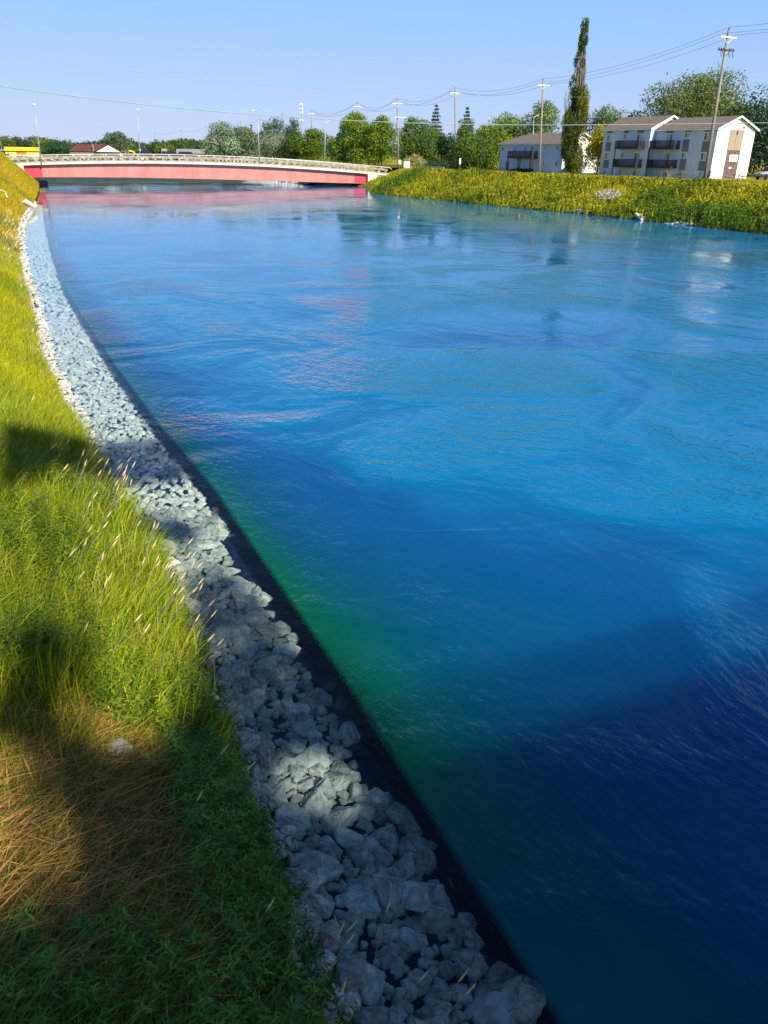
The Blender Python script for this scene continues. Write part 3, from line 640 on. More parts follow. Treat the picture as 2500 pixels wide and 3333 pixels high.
# gable direction local +x, facade runs along local +y ; the rotation turns +y to (-.0976,.995)
m=MB(); W_=9.4; LA=12.75; LB=24.0; PR=1.4
m.box(.02,W_,.02,LA,0,7.45); m.box(-PR,W_-PR,LA,LB,0,7.45); m.build('wall',M['sid_shade'],B1)
m=MB(); m.prism([(0,0,0),(W_,0,0),(W_,0,7.45),(W_/2,0,9.3),(0,0,7.45)],(0,0,0),(0,.02,0)); m.build('gable_wall',M['sid_white'],B1)
m=MB(); m.prism([(-PR,LA,7.2),(-PR,LA,7.5),(W_/2-PR,LA,9.75),(W_-PR,LA,7.5),(W_/2-PR,LA,9.2)],(0,-.06,0),(0,-.01,0)); m.build('gable_wall',M['sid_white'],B1)
gable_roof(B1,0,W_,0,LA-.5,7.55,9.35); gable_roof(B1,-PR,W_-PR,LA,LB,7.75,9.75,far_hip=False)
m=MB(); m.box(-.02,W_+.03,-.04,.3,-.3,.12); m.build('foundation',M['concrete'],B1)
for (y0,y1,off) in [(1.2,2.55,0),(5.3,6.55,0),(21.85,23.15,-PR)]:
    for (za,zb) in [(0,.18),(1.2,2.75),(4.1,5.72)] if off==0 and y0<3 else [(0,.25),(1.2,3.05),(4.1,6.0)]:
        m=MB(); m.box(off-.025,off,y0-.03,y1+.03,za+.02,zb); m.build('siding_band',M['band'],B1)
    m=MB(); m.box(off-.025,off,y0-.03,y1+.03,7.08,7.44); m.build('siding_band',M['band'],B1)
for (y0,y1) in [(9.0,10.4)]:
    m=MB(); m.box(-.03,0,y0-.1,y1+.1,7.02,7.44); m.build('siding_band',M['band'],B1)
for (y0,y1) in [(17.9,19.1),(14.3,15.9)]:
    m=MB(); m.box(-PR-.03,-PR,y0,y1,7.02,7.44); m.build('siding_band',M['band'],B1)
for z in (5.75,2.78): window(B1,'w',1.25,2.5,z,z+1.3)
window(B1,'w',1.2,2.35,.18,1.2); 
for z in (6.05,3.08): window(B1,'w',5.35,6.5,z,z+1.0)
window(B1,'w',5.3,6.4,.27,1.2)
for z in (4.75,1.75): window(B1,'w',8.85,10.3,z,z+2.2,door=True,flip=True)
window(B1,'w',8.75,10.2,.05,1.2,flip=True)
for z in (5.65,2.68): window(B1,'w',21.9,23.1,z,z+1.25,off=-PR)
window(B1,'w',21.9,23.05,.1,1.12,off=-PR)
for z in (6.0,3.0): window(B1,'w',17.9,19.05,z,z+.95,off=-PR)
window(B1,'w',17.85,18.95,.12,1.1,off=-PR)
for z in (4.75,1.75): window(B1,'w',14.3,15.8,z,z+2.2,off=-PR,door=True)
window(B1,'w',14.3,15.55,.1,1.15,off=-PR)
for zf in (4.72,1.74):
    balcony(B1,7.1,12.45,zf); balcony(B1,13.75,19.3,zf,x=-PR)
m=MB()
for yy in (12.3,): m.box(-1.58,-1.44,yy,yy+.12,0,4.5)
for yy in (19.1,): m.box(-PR-1.58,-PR-1.44,yy,yy+.12,0,4.5)
m.build('balcony_post',M['deckwood'],B1)
m=MB(); m.box(3.15,6.42,-.05,0,4.45,7.42); m.build('board_panel',M['tan'],B1)
m=MB(); m.box(4.74,4.80,-.075,-.051,4.45,7.42); m.box(3.12,6.45,-.075,-.051,4.40,4.46); m.box(3.10,3.15,-.075,0,4.4,7.45); m.box(6.42,6.47,-.075,0,4.4,7.45); m.build('panel_trim',M['wood'],B1)
m=MB(); m.box(3.2,6.45,-.08,0,0,4.38); m.build('brick_panel',M['brick'],B1)
m=MB(); m.box(3.9,6.0,-.16,-.085,2.68,3.74); sg=m.build('sign',M['white'],B1)
tx=MB()   # hand-drawn script too far off to read: looping strokes
def scrib(x0,x1,z,a,n,r,slant=.0):
    pts=[]
    for i in range(n*8+1):
        t=i/(n*8); pts.append((x0+(x1-x0)*t+a*.5*math.sin(t*n*6.28),-.17,z+a*(.5+.5*math.cos(t*n*6.28+1))*(1 if i>8 else 2.2)+slant*t))
    tx.tube(pts,r,4)
scrib(4.2,5.55,3.25,.13,8,.022,.03); tx.tube([(4.15,-.17,3.2),(4.3,-.17,3.45),(4.55,-.17,3.62),(4.5,-.17,3.42)],.03,4)
tx.tube([(4.5,-.17,3.19),(5.2,-.17,3.17),(5.75,-.17,3.22),(5.78,-.17,3.42)],.016,4)
scrib(4.3,5.05,3.0,.07,7,.016); scrib(5.3,5.65,3.0,.07,3,.014); scrib(4.5,5.45,2.84,.05,10,.014)
tx.build('lettering',M['dark'],sg)
m=MB(); m.box(4.25,4.95,-.12,-.085,1.62,1.86); m.build('small_plate',M['white'],B1)
m=MB(); m.tube([(4.9,0,7.5),(4.95,-.5,7.65),(5.0,-.95,7.72)],.05,6); fl=m.build('flood_light',M['dark'],B1); m=MB(); m.tube([(5.0,-.9,7.72),(5.05,-1.3,7.85)],[.16,.24],10); m.build('lamp_head',M['lamp'],fl)
m=MB(); m.tube([(4.6,-.02,8.55),(5.1,-.35,8.5),(5.9,-.1,8.5)],.05,6); m.build('service_mast',M['steel'],B1)
m=MB(); m.tube([(3.0,17.5,8.8),(3.0,17.5,9.9)],.1,8); m.build('vent_pipe',M['steel'],B1)
# two-storey house
c1=np.array([101.14,138.28,3.85])
B2=empty('apartment_house',c1,BR,label='two-storey house tinted shade-blue, with one long dark balcony, left of the tall poplar trunk',cat='building')
m=MB(); m.box(.02,9.3,.02,20.6,-.1,5.45); m.build('wall',M['sid_shade_b2'],B2)
m=MB(); m.prism([(0,0,0),(9.3,0,0),(9.3,0,5.45),(4.65,0,7.35),(0,0,5.45)],(0,0,0),(0,.02,0)); m.build('gable_wall',M['sid_white'],B2)
gable_roof(B2,0,9.3,0,20.6,5.55,7.4,ov=.5,far_hip=True)
for y0,y1,z0,z1 in [(18.75,20.0,3.9,4.95),(15.15,16.05,3.92,4.95),(11.4,12.6,3.3,5.03),(5.15,6.2,4.02,5.12),(1.35,2.65,4.08,5.15),(5.25,6.2,1.18,2.25),(1.25,2.5,1.15,2.25)]: window(B2,'w',y0,y1,z0,z1,flip=bool(int(y0)%2))
window(B2,'w',8.6,10.2,3.0,5.1,door=True); window(B2,'w',8.5,10.2,.1,2.26,door=True)
m=MB(); m.box(-.03,0,17.15,18.15,.05,2.0); m.build('door',M['band'],B2)
balcony(B2,7.6,15.7,2.85,dep=1.7,h=1.15)
m=MB()
for yy in (15.4,11.9,11.3,7.7): m.box(-1.66,-1.52,yy,yy+.14,-.1,2.62)
m.build('balcony_post',M['deckwood'],B2)
window(B2,'s',5.95,7.6,4.07,5.0); window(B2,'s',5.9,7.6,1.15,2.1)
m=MB(); m.box(9.32,11.6,1.2,6.5,-.1,3.0); cn=m.build('link_wing',M['roof'],B2)
m=MB(); m.prism([(9.32,.9,2.95),(11.7,.9,2.95),(11.7,3.6,4.1),(9.32,3.6,4.1)],(0,0,0),(0,0,.12)); m.build('roof',M['roof'],cn)
window(B2,'s',9.7,10.7,.1,2.4,off=1.19,door=True,curt=False)
# ---------------------------------------------------------------- utility poles and wires
def at_h(u,v,base): return vp(u,v,base)
def pole_thing(u,v0,v1,D=None,label='',arms=1,armw=2.4,name='utility_pole',r=.17,trans=False,mat_='wood',group='utility poles along the far bank road',base=None):
    b=base if base is not None else (march(u,v0,60,900) if D is None else atD(u,D)); b=np.array(b); b[2]=float(H(b[0],b[1]))-.1
    top=at_h(v1[0],v1[1],b); o=empty(name,b,0,label=label,cat='utility pole',group=group)
    t=top-b; m=MB(); m.tube([(0,0,0),tuple(t*.5),tuple(t)],[r,r*.85,r*.62],10); m.build('pole',M[mat_],o,smooth=True)
    tips=[]
    if arms:
        for k in range(arms):
            zz=t[2]-.75-1.35*k; c=t*(zz/t[2]); m=MB(); m.box(c[0]-armw/2,c[0]+armw/2,c[1]-.2,c[1]-.07,c[2]-.08,c[2]+.08)
            m.bar((c[0]-armw*.27,c[1]-.13,c[2]-.06),(c[0],c[1]-.1,c[2]-.7),.05); m.bar((c[0]+armw*.27,c[1]-.13,c[2]-.06),(c[0],c[1]-.1,c[2]-.7),.05)
            ca=m.build('crossarm',M['white'] if k==0 else M['insul'],o)
            xs=[-armw/2+.12,armw/2-.12] if k==0 else [-armw/2+.1,-armw/2+.5,-.5,.5,armw/2-.5,armw/2-.1]
            for x in xs:
                m=MB(); m.tube([(c[0]+x,c[1]-.13,c[2]+.08),(c[0]+x,c[1]-.13,c[2]+.16),(c[0]+x,c[1]-.13,c[2]+.3)],[.05,.085,.03],8); m.build('insulator',M['insul'] if k else M['steel'],ca)
                if k==0: tips.append(b+c+np.array([x,-.13,.3]))
            if k==1:
                m=MB()
                for x in (-.9,.4,1.0): m.tube([(c[0]+x,c[1]-.2,c[2]-.1),(c[0]+x+.05,c[1]-.25,c[2]-.5),(c[0]+x+.2,c[1]-.25,c[2]-.75)],.04,5)
                m.build('cutout_switch',M['insul'],ca)
        m=MB(); m.tube([tuple(t),tuple(t+np.array([0,0,.28]))],[.09,.05],8); m.build('insulator',M['insul'],o); tips.append(b+t+np.array([0,0,.28]))
    if trans:
        zz=at_h(v1[0],410,b)[2]-b[2]; m=MB(); m.tube([(-.5,-.1,zz-.55),(-.5,-.1,zz+.5)],.33,14); m.tube([(-.5,-.1,zz+.5),(-.5,-.1,zz+.58)],[.33,.2],14); m.box(-.3,-.1,-.2,0,zz-.3,zz+.3); m.build('transformer',M['steel'],o)
        z2=at_h(v1[0],382,b)[2]-b[2]; m=MB(); m.box(-1.4,1.4,-.3,-.18,z2-.07,z2+.07); m.build('crossarm',M['white'],o)
    return o,tips
poles=[]
PL=[(2290,600,(2372,98),None,'nearest and tallest weathered pole, white upper and dark lower crossarm, before the three-storey house',2,2.6,.23,False),
 (1755,567,(1768,262),None,'pole with one white crossarm standing before the blue house',1,2.6,.22,False),
 (1483,552,(1481,290),None,'pole in front of the trees between the two spruces',1,2.6,.2,False),
 (1297,548,(1293,325),None,'pole with a grey transformer beside the bridge right end',1,2.8,.2,True),
 (1172,0,(1163,337),255,'pole behind the bridge right end among bright green trees',1,2.8,.18,False),
 (1022,0,(1012,362),312,'pole behind the round yellow-green tree and bridge railing',1,2.8,.2,False),
 (931,0,(919,365),331,'pole between the two tall blue-green trees',0,2.4,.18,False),
 (857,0,(845,380),365,'pole just right of the tall silver street light',0,2.4,.17,False),
 (792,0,(782,390),420,'pole in front of the silvery willow',0,2.4,.2,False),
 (677,0,(669,407),516,'pole left of the silvery willow',0,2.4,.2,False),
 (594,0,(589,418),640,'pole above the grey-roofed sheds',0,2.4,.22,False),
 (509,0,(503,427),690,'thin far pole above the dark bridge cars',0,2.4,.22,False),
 (421,0,(413,428),600,'thin far pole in front of the grey-green willow',0,2.4,.2,False),
 (320,0,(314,440),640,'thin far pole in front of the maroon roof, taller one',0,2.4,.2,False),
 (297,0,(294,462),500,'short pole in front of the middle of the maroon roof',0,2.4,.16,False),
 (219,0,(212,446),600,'thin far pole left of the maroon roof',0,2.4,.2,False),
 (158,0,(151,446),500,'thin far pole right of the leftmost street light',0,2.4,.17,False),
 (100,0,(93,448),480,'thin far pole over the right half of the yellow stand',0,2.4,.17,False),
 (46,0,(41,450),480,'thin far pole over the left half of the yellow stand',0,2.4,.17,False),
 (7,0,(1,457),400,'thin pole at the left picture edge',0,2.4,.15,False)]
for (u,v0,tp,D,l,a,aw,r,tr_) in PL:
    poles.append(pole_thing(u,v0,tp,D,l,a,aw,r=r,trans=tr_,mat_='wood'))
def wire(p,q,sag,label,r=.018,mt='wire',name='power_line',group='overhead wires'):
    p=np.array(p);q=np.array(q); pts=[tuple(p+(q-p)*t-np.array([0,0,sag*4*t*(1-t)])) for t in np.linspace(0,1,22)]
    m=MB(); m.tube(pts,r,5); return tag(m.build(name,M[mt],None,smooth=True),label,'wire',group)
names=['nearest pole to the pole before the blue house','pole before the blue house to the one between the spruces','pole between the spruces to the transformer pole','transformer pole to the pole behind the bridge end','pole behind the bridge end to the next pole left']
kinds=['left conductor','right conductor','top conductor']
for i in range(5):
    a,b_=poles[i][1],poles[i+1][1]
    for k in range(3):
        wire(a[k],b_[k],1.0+.25*i,kinds[k]+' from the '+names[i].replace(' to ',' to '),.016+.003*i)
a=poles[0][1]
for k in range(3): wire(a[k],a[k]+np.array([6,-42,.6]),.5,kinds[k]+' from the nearest pole to the right edge',.016)
tops=[]
for j in range(5,12):
    o=poles[j][0]; u,v=PL[j][2]; tops.append(vp(u,v+6,np.array(o.location)))
for j in range(len(tops)-1): wire(tops[j],tops[j+1],1.6,['thin line behind the bridge middle between the two pole tops right of the pair','thin line above the tall blue-green trees','thin line above the silvery willow right side','thin line above the silvery willow left side','thin line left of the willow','thin line above the grey-roofed sheds'][j],.03)
def span(pts,r,label,mt,Yp,name='power_line'):
    P=[onplane(u,v,np.array([0,Yp,0.]),np.array([0,1.,0])) for u,v in pts]
    us=np.array([p[0] for p in P]); zs=np.array([p[2] for p in P]); c=np.polyfit(us,zs,3); xs=np.linspace(us[0],us[-1],60)
    m=MB(); m.tube([(x,Yp,float(np.polyval(c,x))) for x in xs],r,5); tag(m.build(name,M[mt],None,smooth=True),label,'wire','overhead wires')
span([(-60,276),(0,282),(350,318),(700,357),(1000,386),(1200,399),(1500,408),(1800,409),(2100,403),(2300,397),(2560,402)],.022,'brightest cable, crossing the whole canal low in the sky and over the roofs','wire_bright',52)
span([(-60,68),(0,76),(350,122),(830,180),(1250,193),(1650,193),(2000,182),(2560,160)],.008,'thin high wire across the sky, uppermost of the long faint ones','wire_bright',60)
span([(-60,168),(0,180),(500,240),(1050,292),(1500,312),(1900,316),(2560,283)],.006,'faint wire across the sky below the highest one','wire_bright',64)
# ---------------------------------------------------------------- bridge
YB=lambda x:186.-.10*x
def bp(u,v):
    n=np.array([.10,1.,0]); n/=np.linalg.norm(n); return onplane(u,v,np.array([0,186.,0]),n)
us=[14,75,150,250,400,620,850,1000,1105,1210,1222]
rt=[508,505.5,503.5,502.3,502,503,511,523,531,539,540]
gb_u=[75,112,250,400,620,750,850,950,1050,1197]; gb=[577,577,577.5,578,581,584.5,588,591,594.2,597.5]
def zcurve(us_,vs_):
    P=[bp(u,v) for u,v in zip(us_,vs_)]; x=np.array([p[0] for p in P]); z=np.array([p[2] for p in P]); c=np.polyfit(x,z,3); return x,c
xr_,crt=zcurve(us,rt); xg_,cgb=zcurve(gb_u,gb)
ZT=lambda x: float(np.polyval(crt,x)); ZG=lambda x: float(np.polyval(cgb,x))
x0b=bp(10,505)[0]; xL=bp(77,540)[0]; xR=bp(1197,590)[0]; x1b=bp(1262,545)[0]
BRG=empty('road_bridge',(0,0,0),0,label='long low single-span road bridge with a pink steel girder and pale concrete balustrade',cat='bridge')
def strip(name,xa,xb,zt,zb,d0,d1,m_,n=60,parent=BRG):
    mb=MB(); xs=np.linspace(xa,xb,n+1); vs=[];fs=[]
    for x in xs:
        y=YB(x); vs+=[(x,y+d0,zt(x)),(x,y+d1,zt(x)),(x,y+d1,zb(x)),(x,y+d0,zb(x))]
    for i in range(n):
        a=i*4
        for k in range(4): fs.append((a+k,a+(k+1)%4,a+4+(k+1)%4,a+4+k))
    fs+=[(0,1,2,3)[::-1],(n*4,n*4+1,n*4+2,n*4+3)]
    mb.add(vs,fs); return mb.build(name,m_,parent)
BWd=11.
strip('deck_slab',x0b,x1b,lambda x:ZT(x)-1.42,lambda x:ZT(x)-1.85,-.0,BWd,M['curb'])
strip('road_surface',x0b,x1b,lambda x:ZT(x)-1.14,lambda x:ZT(x)-1.418,1.9,BWd-1.9,M['asphalt'])
par=strip('balustrade',x0b,x1b,lambda x:ZT(x)-.33,lambda x:ZT(x)-.80,.05,.35,M['concrete'])
strip('kerb',x0b,x1b,lambda x:ZT(x)-1.15,lambda x:ZT(x)-1.42,.03,.45,M['concrete'])
p2=strip('balustrade',x0b,x1b,lambda x:ZT(x)-.38,lambda x:ZT(x)-.80,BWd-.35,BWd-.05,M['concrete'])
strip('sidewalk',x0b,x1b,lambda x:ZT(x)-1.22,lambda x:ZT(x)-1.417,.5,1.88,M['curb'])
mb=MB(); x=x0b+.8; 
while x<x1b-.3:
    for d in (.06,BWd-.34): mb=MB(); mb.box(x,x+.5,YB(x)+d,YB(x)+d+.27,ZT(x)-1.43,ZT(x)-.78); mb.build('baluster',M['concrete'],BRG)
    x+=1.68
rl=MB(); xs=np.linspace(x0b-.6,x1b+.6,50); rl.tube([(x,YB(x)+.2,ZT(x)-.05) for x in xs]+[(x1b+1.2,YB(x1b)+.2,ZT(x1b)-.45)],.075,7)
x=x0b+.5
while x<x1b: rl.box(x,x+.16,YB(x)+.12,YB(x)+.28,ZT(x)-.34,ZT(x)-.05); x+=3.2
rl.build('handrail',M['pipe_rail'],BRG)
rl=MB(); rl.tube([(x,YB(x)+BWd-.2,ZT(x)-.1) for x in np.linspace(x0b,x1b,50)],.06,7)
x=x0b+1
while x<x1b: rl.box(x,x+.12,YB(x)+BWd-.26,YB(x)+BWd-.14,ZT(x)-.39,ZT(x)-.1); x+=3.2
rl.build('handrail',M['pipe_rail'],BRG)
xp=bp(138,560)[0]; xq=bp(1158,580)[0]
strip('girder',xp,xq,lambda x:ZT(x)-1.85,ZG,.85,.90,M['girder'])
strip('end_panel',xL,xp,lambda x:ZT(x)-1.85,ZG,.80,.92,M['redpanel'],6)
strip('end_panel',xq,xR,lambda x:ZT(x)-1.85,ZG,.80,.92,M['redpanel'],6)
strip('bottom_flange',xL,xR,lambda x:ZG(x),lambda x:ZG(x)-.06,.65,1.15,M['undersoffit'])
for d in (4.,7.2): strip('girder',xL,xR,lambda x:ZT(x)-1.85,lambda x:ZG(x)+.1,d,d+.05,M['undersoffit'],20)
strip('girder',xL,xR,lambda x:ZT(x)-1.85,ZG,BWd-.9,BWd-.85,M['girder'],20)
# tiny dark lettering on the left red panel (illegible from here)
mb=MB(); xa=bp(116,571)[0]
for i in range(16):
    if i in (9,12): continue
    xx=xa+i*.078*1.0; zz=ZG(xx)+.32; mb.box(xx,xx+.05,YB(xx)+.77,YB(xx)+.795,zz,zz+random.uniform(.10,.16))
mb.build('lettering',M['undersoffit'],BRG)
# abutments
mb=MB(); mb.box(xL-6,xL-.05,YB(xL)-.1,YB(xL)+BWd,-1.5,ZT(xL)-1.86); mb.build('abutment',M['curb'],BRG)
mb=MB(); mb.box(xL-1,xL+4.2,YB(xL)+3,YB(xL)+BWd,-1.5,.75); mb.build('abutment_footing',M['dark'],BRG)  # both footings near-black: shade under the deck put into the colour
mb=MB(); mb.box(xR+.05,xR+8,YB(xR)-.1,YB(xR)+BWd,-1.5,ZT(xR)-1.86); mb.build('abutment',M['curb'],BRG)
mb=MB(); mb.box(xR-9.5,xR,YB(xR)+3.5,YB(xR)+BWd,-1.5,1.0); mb.build('abutment_footing',M['dark'],BRG)
# approach road
mb=MB(); a=x1b; mb.add([(a,YB(a)+2,3.96),(a+40,YB(a)+2,3.96),(a+40,YB(a)+9,3.96),(a,YB(a)+9,3.96)],[(0,1,2,3)]); tag(mb.build('road',M['asphalt']),kind='structure',label='road leading off the bridge right end')
mb=MB(); mb.add([(86,60,3.93),(92.5,60,3.93),(92.5,178,3.93),(86,178,3.93)],[(0,1,2,3)])
# street lights
def lamp(u,v0,tp,base,label,arm=0,head=0,r=.14):
    b=np.array(base,float); t=vp(tp[0],tp[1],b)-b; o=empty('street_light',b,0,label=label,cat='street light',group='street lights on the bridge')
    m=MB(); m.tube([(0,0,0),tuple(t*.5),tuple(t)],[r,r*.8,r*.5],9); m.build('pole',M['steel'],o,smooth=True)
    m=MB(); e=np.array([.9*head,.2,.05]) if head else np.array([.05,0,.1])
    if arm: m.tube([tuple(t),tuple(t+e*.5+np.array([0,0,.35])),tuple(t+e+np.array([0,0,.45]))],.06,6)
    else: m.tube([tuple(t),tuple(t+e)],.07,6)
    a_=m.build('arm',M['steel'],o)
    m=MB(); q=t+e+(np.array([0,0,.45]) if arm else 0); m.tube([tuple(q-np.array([.25*(head or 1),0,0])),tuple(q+np.array([.35*(head or 1),0,-.05]))],[.16,.1],8); m.build('lamp_head',M['lamp'],o)
bb=bp(135,537); lamp(0,0,(110,341),(bb[0],bb[1]-.1,bb[2]-.1),'leftmost street light, tall pale tapered pole over the red girder end',r=.14)
bb=bp(457,520); lamp(0,0,(447,358),(bb[0],bb[1]+.6,ZT(bb[0])-1.25),'second street light from the left, over the playground',r=.13)
bb=bp(845,530); lamp(0,0,(838,362),(bb[0],bb[1]+.0,bb[2]),'silver street light with a lamp head at the bridge centre',head=-1,r=.14)
bb=bp(1058,540); lamp(0,0,(1060,402),(bb[0],bb[1]+.5,ZT(bb[0])-1.25),'street light with a short curved arm over the right half of the bridge',arm=1,head=1,r=.12)
b_=atD(1735,185); lamp(0,0,(1738,384),(b_[0],b_[1],3.9),'street light peeping over the blue house roof behind the pole',arm=1,head=1,r=.12)
# antenna mast
b_=atD(985,620,4.); t=vp(980,336,b_)-b_; o=empty('radio_mast',b_,0,label='slim lattice radio mast with antennas above the blue-green trees',cat='mast')
m=MB()
for a in (0,2.1,4.2): m.tube([(.8*math.cos(a),.8*math.sin(a),0),(t[0]+.3*math.cos(a),t[1]+.3*math.sin(a),t[2])],.10,5)
for i in range(24):
    z0,z1=t[2]*i/24,t[2]*(i+1)/24; k=1-.6*i/24; m.bar((.8*k+t[0]*i/24,t[1]*i/24,z0),(-.4*k+t[0]*i/24,.7*k+t[1]*i/24,z1),.08)
m.build('lattice',M['steel'],o); m=MB()
for z in (0,-2.5,-5,-10):
    for a in (0,1.6,3.1,4.7): m.box(t[0]+1.0*math.cos(a)-.2,t[0]+1.0*math.cos(a)+.2,t[1]+math.sin(a)-.2,t[1]+math.sin(a)+.2,t[2]+z-1.6,t[2]+z)
m.build('antenna',M['white'],o)
# ---------------------------------------------------------------- cars
def car(loc,rz,paint,label,L=4.6,Wd=1.85,Hh=1.75,suv=True,name='parked_car',group=None):
    o=empty(name,loc,rz,label=label,cat='car',group=group)
    pr=[(-L/2,.45),(-L/2,.95),(-L/2+.15,1.05),(L/2-1.25,1.08),(L/2-.25,.92),(L/2,.75),(L/2,.4)]
    m=MB(); m.prism([(x,-Wd/2,z) for x,z in pr],(0,0,0),(0,Wd,0)); bd=m.build('body',M[paint],o)
    bm=bmesh.new(); bm.from_mesh(bd.data); bmesh.ops.bevel(bm,geom=list(bm.edges),offset=.09,segments=2,affect='EDGES'); bm.to_mesh(bd.data); bm.free()
    xb=-L/2+.15 if suv else -L/2+.9
    cab=[(xb,1.03),(xb+.25,Hh-.05),(xb+.5,Hh),(.35,Hh),(.65,Hh-.08),(1.35,1.05)]
    m=MB(); m.prism([(x,-Wd/2+.14,z) for x,z in cab],(0,0,0),(0,Wd-.28,0)); cb=m.build('cabin',M[paint],o)
    bm=bmesh.new(); bm.from_mesh(cb.data); bmesh.ops.bevel(bm,geom=list(bm.edges),offset=.06,segments=2,affect='EDGES'); bm.to_mesh(cb.data); bm.free()
    for s in (-1,1):
        y=s*(Wd/2-.125)
        for (a,b) in ((xb+.38,xb+1.35),(xb+1.42,.38)):
            m=MB(); m.prism([(a,y,1.12),(b,y,1.12),(min(b,.35) if b<.3 else .25,y,Hh-.12),(a+.08,y,Hh-.12)],(0,0,0),(0,s*.02,0)); m.build('side_window',M['glass'],o)
        m=MB(); m.prism([(.48,y,1.12),(1.15,y,1.12),(.55,y,Hh-.16),(.48,y,Hh-.14)],(0,0,0),(0,s*.02,0)); m.build('side_window',M['glass'],o)
        for x in (-L/2+.85,L/2-.9):
            m=MB(); m.tube([(x,s*(Wd/2-.22),.36),(x,s*(Wd/2+.01),.36)],.36,18); w=m.build('wheel',M['tyre'],o); m=MB(); m.tube([(x,s*(Wd/2),.36),(x,s*(Wd/2+.025),.36)],.21,14); m.build('rim',M['steel'],w)
        m=MB(); m.box(L/2-.12,L/2+.015,s*(Wd/2-.45)-.15,s*(Wd/2-.45)+.15,.66,.84); m.build('headlight',M['lamp'],o)
    m=MB(); m.prism([(.66,-Wd/2+.22,Hh-.1),(.66,Wd/2-.22,Hh-.1),(1.36,Wd/2-.2,1.12),(1.36,-Wd/2+.2,1.12)],(.0,0,.0),(.03,0,.03)); m.build('windscreen',M['glass'],o)
    return o
tilt=math.atan2(-.10,1)
def oncar(u,off,lab):
    x=bp(u,505)[0]; car((x,YB(x)+off,ZT(x)-1.14),tilt,'car_dark',lab,name='car',group='dark cars crossing the bridge')
oncar(622,3.6,'dark purple sport utility vehicle driving on the bridge before the grey-roofed sheds')
oncar(488,6.5,'dark car on the bridge right of the second street light')
oncar(574,6.8,'dark car half hidden just behind the sport utility vehicle on the bridge')
# pickup at the right, with a utility trailer in front of it
p=atz(2500,586,3.9); d=np.array([p[0],p[1]])/math.hypot(p[0],p[1]); base=np.array([p[0],p[1],3.9])+np.array([d[0],d[1],0])*13
cr=car((base[0]+.2,base[1]-.2,3.95),math.radians(172),'car_silver','silver pickup truck at the right edge with its hood towards the white gable',L=5.6,Wd=1.95,Hh=1.85,suv=False)
q=atz(2452,588,3.9); o=empty('utility_trailer',(q[0]+3,q[1]+3,3.9),math.radians(-8),label='low dark utility trailer with its drawbar out, in front of the silver pickup',cat='trailer')
m=MB(); m.box(0,3.4,-.8,.8,.55,.65); m.box(0,3.4,-.82,-.78,.65,.85); m.box(0,3.4,.78,.82,.65,.85); m.build('bed',M['dark'],o)
m=MB(); m.bar((0,-.6,.55),(-1.6,0,.5),.09); m.bar((0,.6,.55),(-1.6,0,.5),.09); m.bar((-1.4,0,.5),(-2.3,0,.5),.09); m.build('drawbar',M['dark'],o)
for s in (-.9,.9): m=MB(); m.tube([(1.8,s-.08,.3),(1.8,s+.08,.3)],.3,14); m.build('wheel',M['tyre'],o)
m=MB(); m.tube([(-2.0,0,0),(-2.0,0,.62)],.04,6); m.build('jack',M['steel'],o)
# picnic table in front of the gable
q=atz(2421,592,3.9); o=empty('picnic_table',(q[0]+1,q[1]+2,3.9),math.radians(4),label='grey folding picnic table on the lawn before the white gable',cat='table')
m=MB(); m.box(-1.3,1.3,-.35,.35,.88,.94); m.build('table_top',M['wood'],o)
for x in (-.5,.5):
    for s in (-1,1): m=MB(); m.bar((x,.3*s,.88),(x-.25,.55*s,0),.07); m.build('leg',M['deckwood'],o)
# ---------------------------------------------------------------- distant buildings
def shed(u0,u1,vt,ve,D,zb,kind,label,name='house',wallm='brickwall',roofm='roof_red',dep=9):
    a=atD(u0,D,zb); b=atD(u1,D,zb); mid=(a+b)/2; Wx=np.linalg.norm(b-a); rz=math.atan2(b[1]-a[1],b[0]-a[0])
    he=vp((u0+u1)/2,ve,mid)[2]-zb; hr=vp((u0+u1)/2,vt,mid)[2]-zb
    o=empty(name,mid,rz,label=label,cat='building')
    m=MB(); m.box(-Wx/2+.4,Wx/2-.4,0,dep,-2,he); m.build('wall',M[wallm],o)
    m=MB()
    if kind=='hip':
        k=Wx*.16; m.add([(-Wx/2,-.5,he),(Wx/2,-.5,he),(Wx/2,dep+.5,he),(-Wx/2,dep+.5,he),(-Wx/2+k,dep/2,hr),(Wx/2-k,dep/2,hr)],[(0,1,5,4),(2,3,4,5),(1,2,5),(3,0,4),(3,2,1,0)])
    else: m.add([(-Wx/2,-.5,he),(Wx/2,-.5,he),(Wx/2,dep+.5,he),(-Wx/2,dep+.5,he),(-Wx/2,dep/2,hr),(Wx/2,dep/2,hr)],[(0,1,5,4),(2,3,4,5),(1,2,5),(3,0,4),(3,2,1,0)])
    m.build('roof',M[roofm],o); return o,Wx,he,hr
o,Wx,he,hr=shed(224,392,470,493,330,4.,'hip','long low house with a maroon hipped roof and white front gable, behind the bridge')
m=MB(); g=8.2; m.prism([(Wx/2-9.2+.6,-3.2,he-.1),(Wx/2-.1,-3.2,he-.1),(Wx/2-4.1,-3.2,hr-.25)],(0,0,0),(0,.2,0)); m.build('front_gable',M['white'],o)
m=MB(); m.prism([(Wx/2-9.2,-3.4,he-.1),(Wx/2-4.1,-3.4,hr),(Wx/2-4.1,4,hr),(Wx/2-9.2,4,he-.1)],(0,0,0),(0,0,.15)); m.prism([(Wx/2+.4,-3.4,he-.1),(Wx/2-4.1,-3.4,hr),(Wx/2-4.1,4,hr),(Wx/2+.4,4,he-.1)],(0,0,0),(0,0,.15)); m.build('roof',M['roof_red'],o)
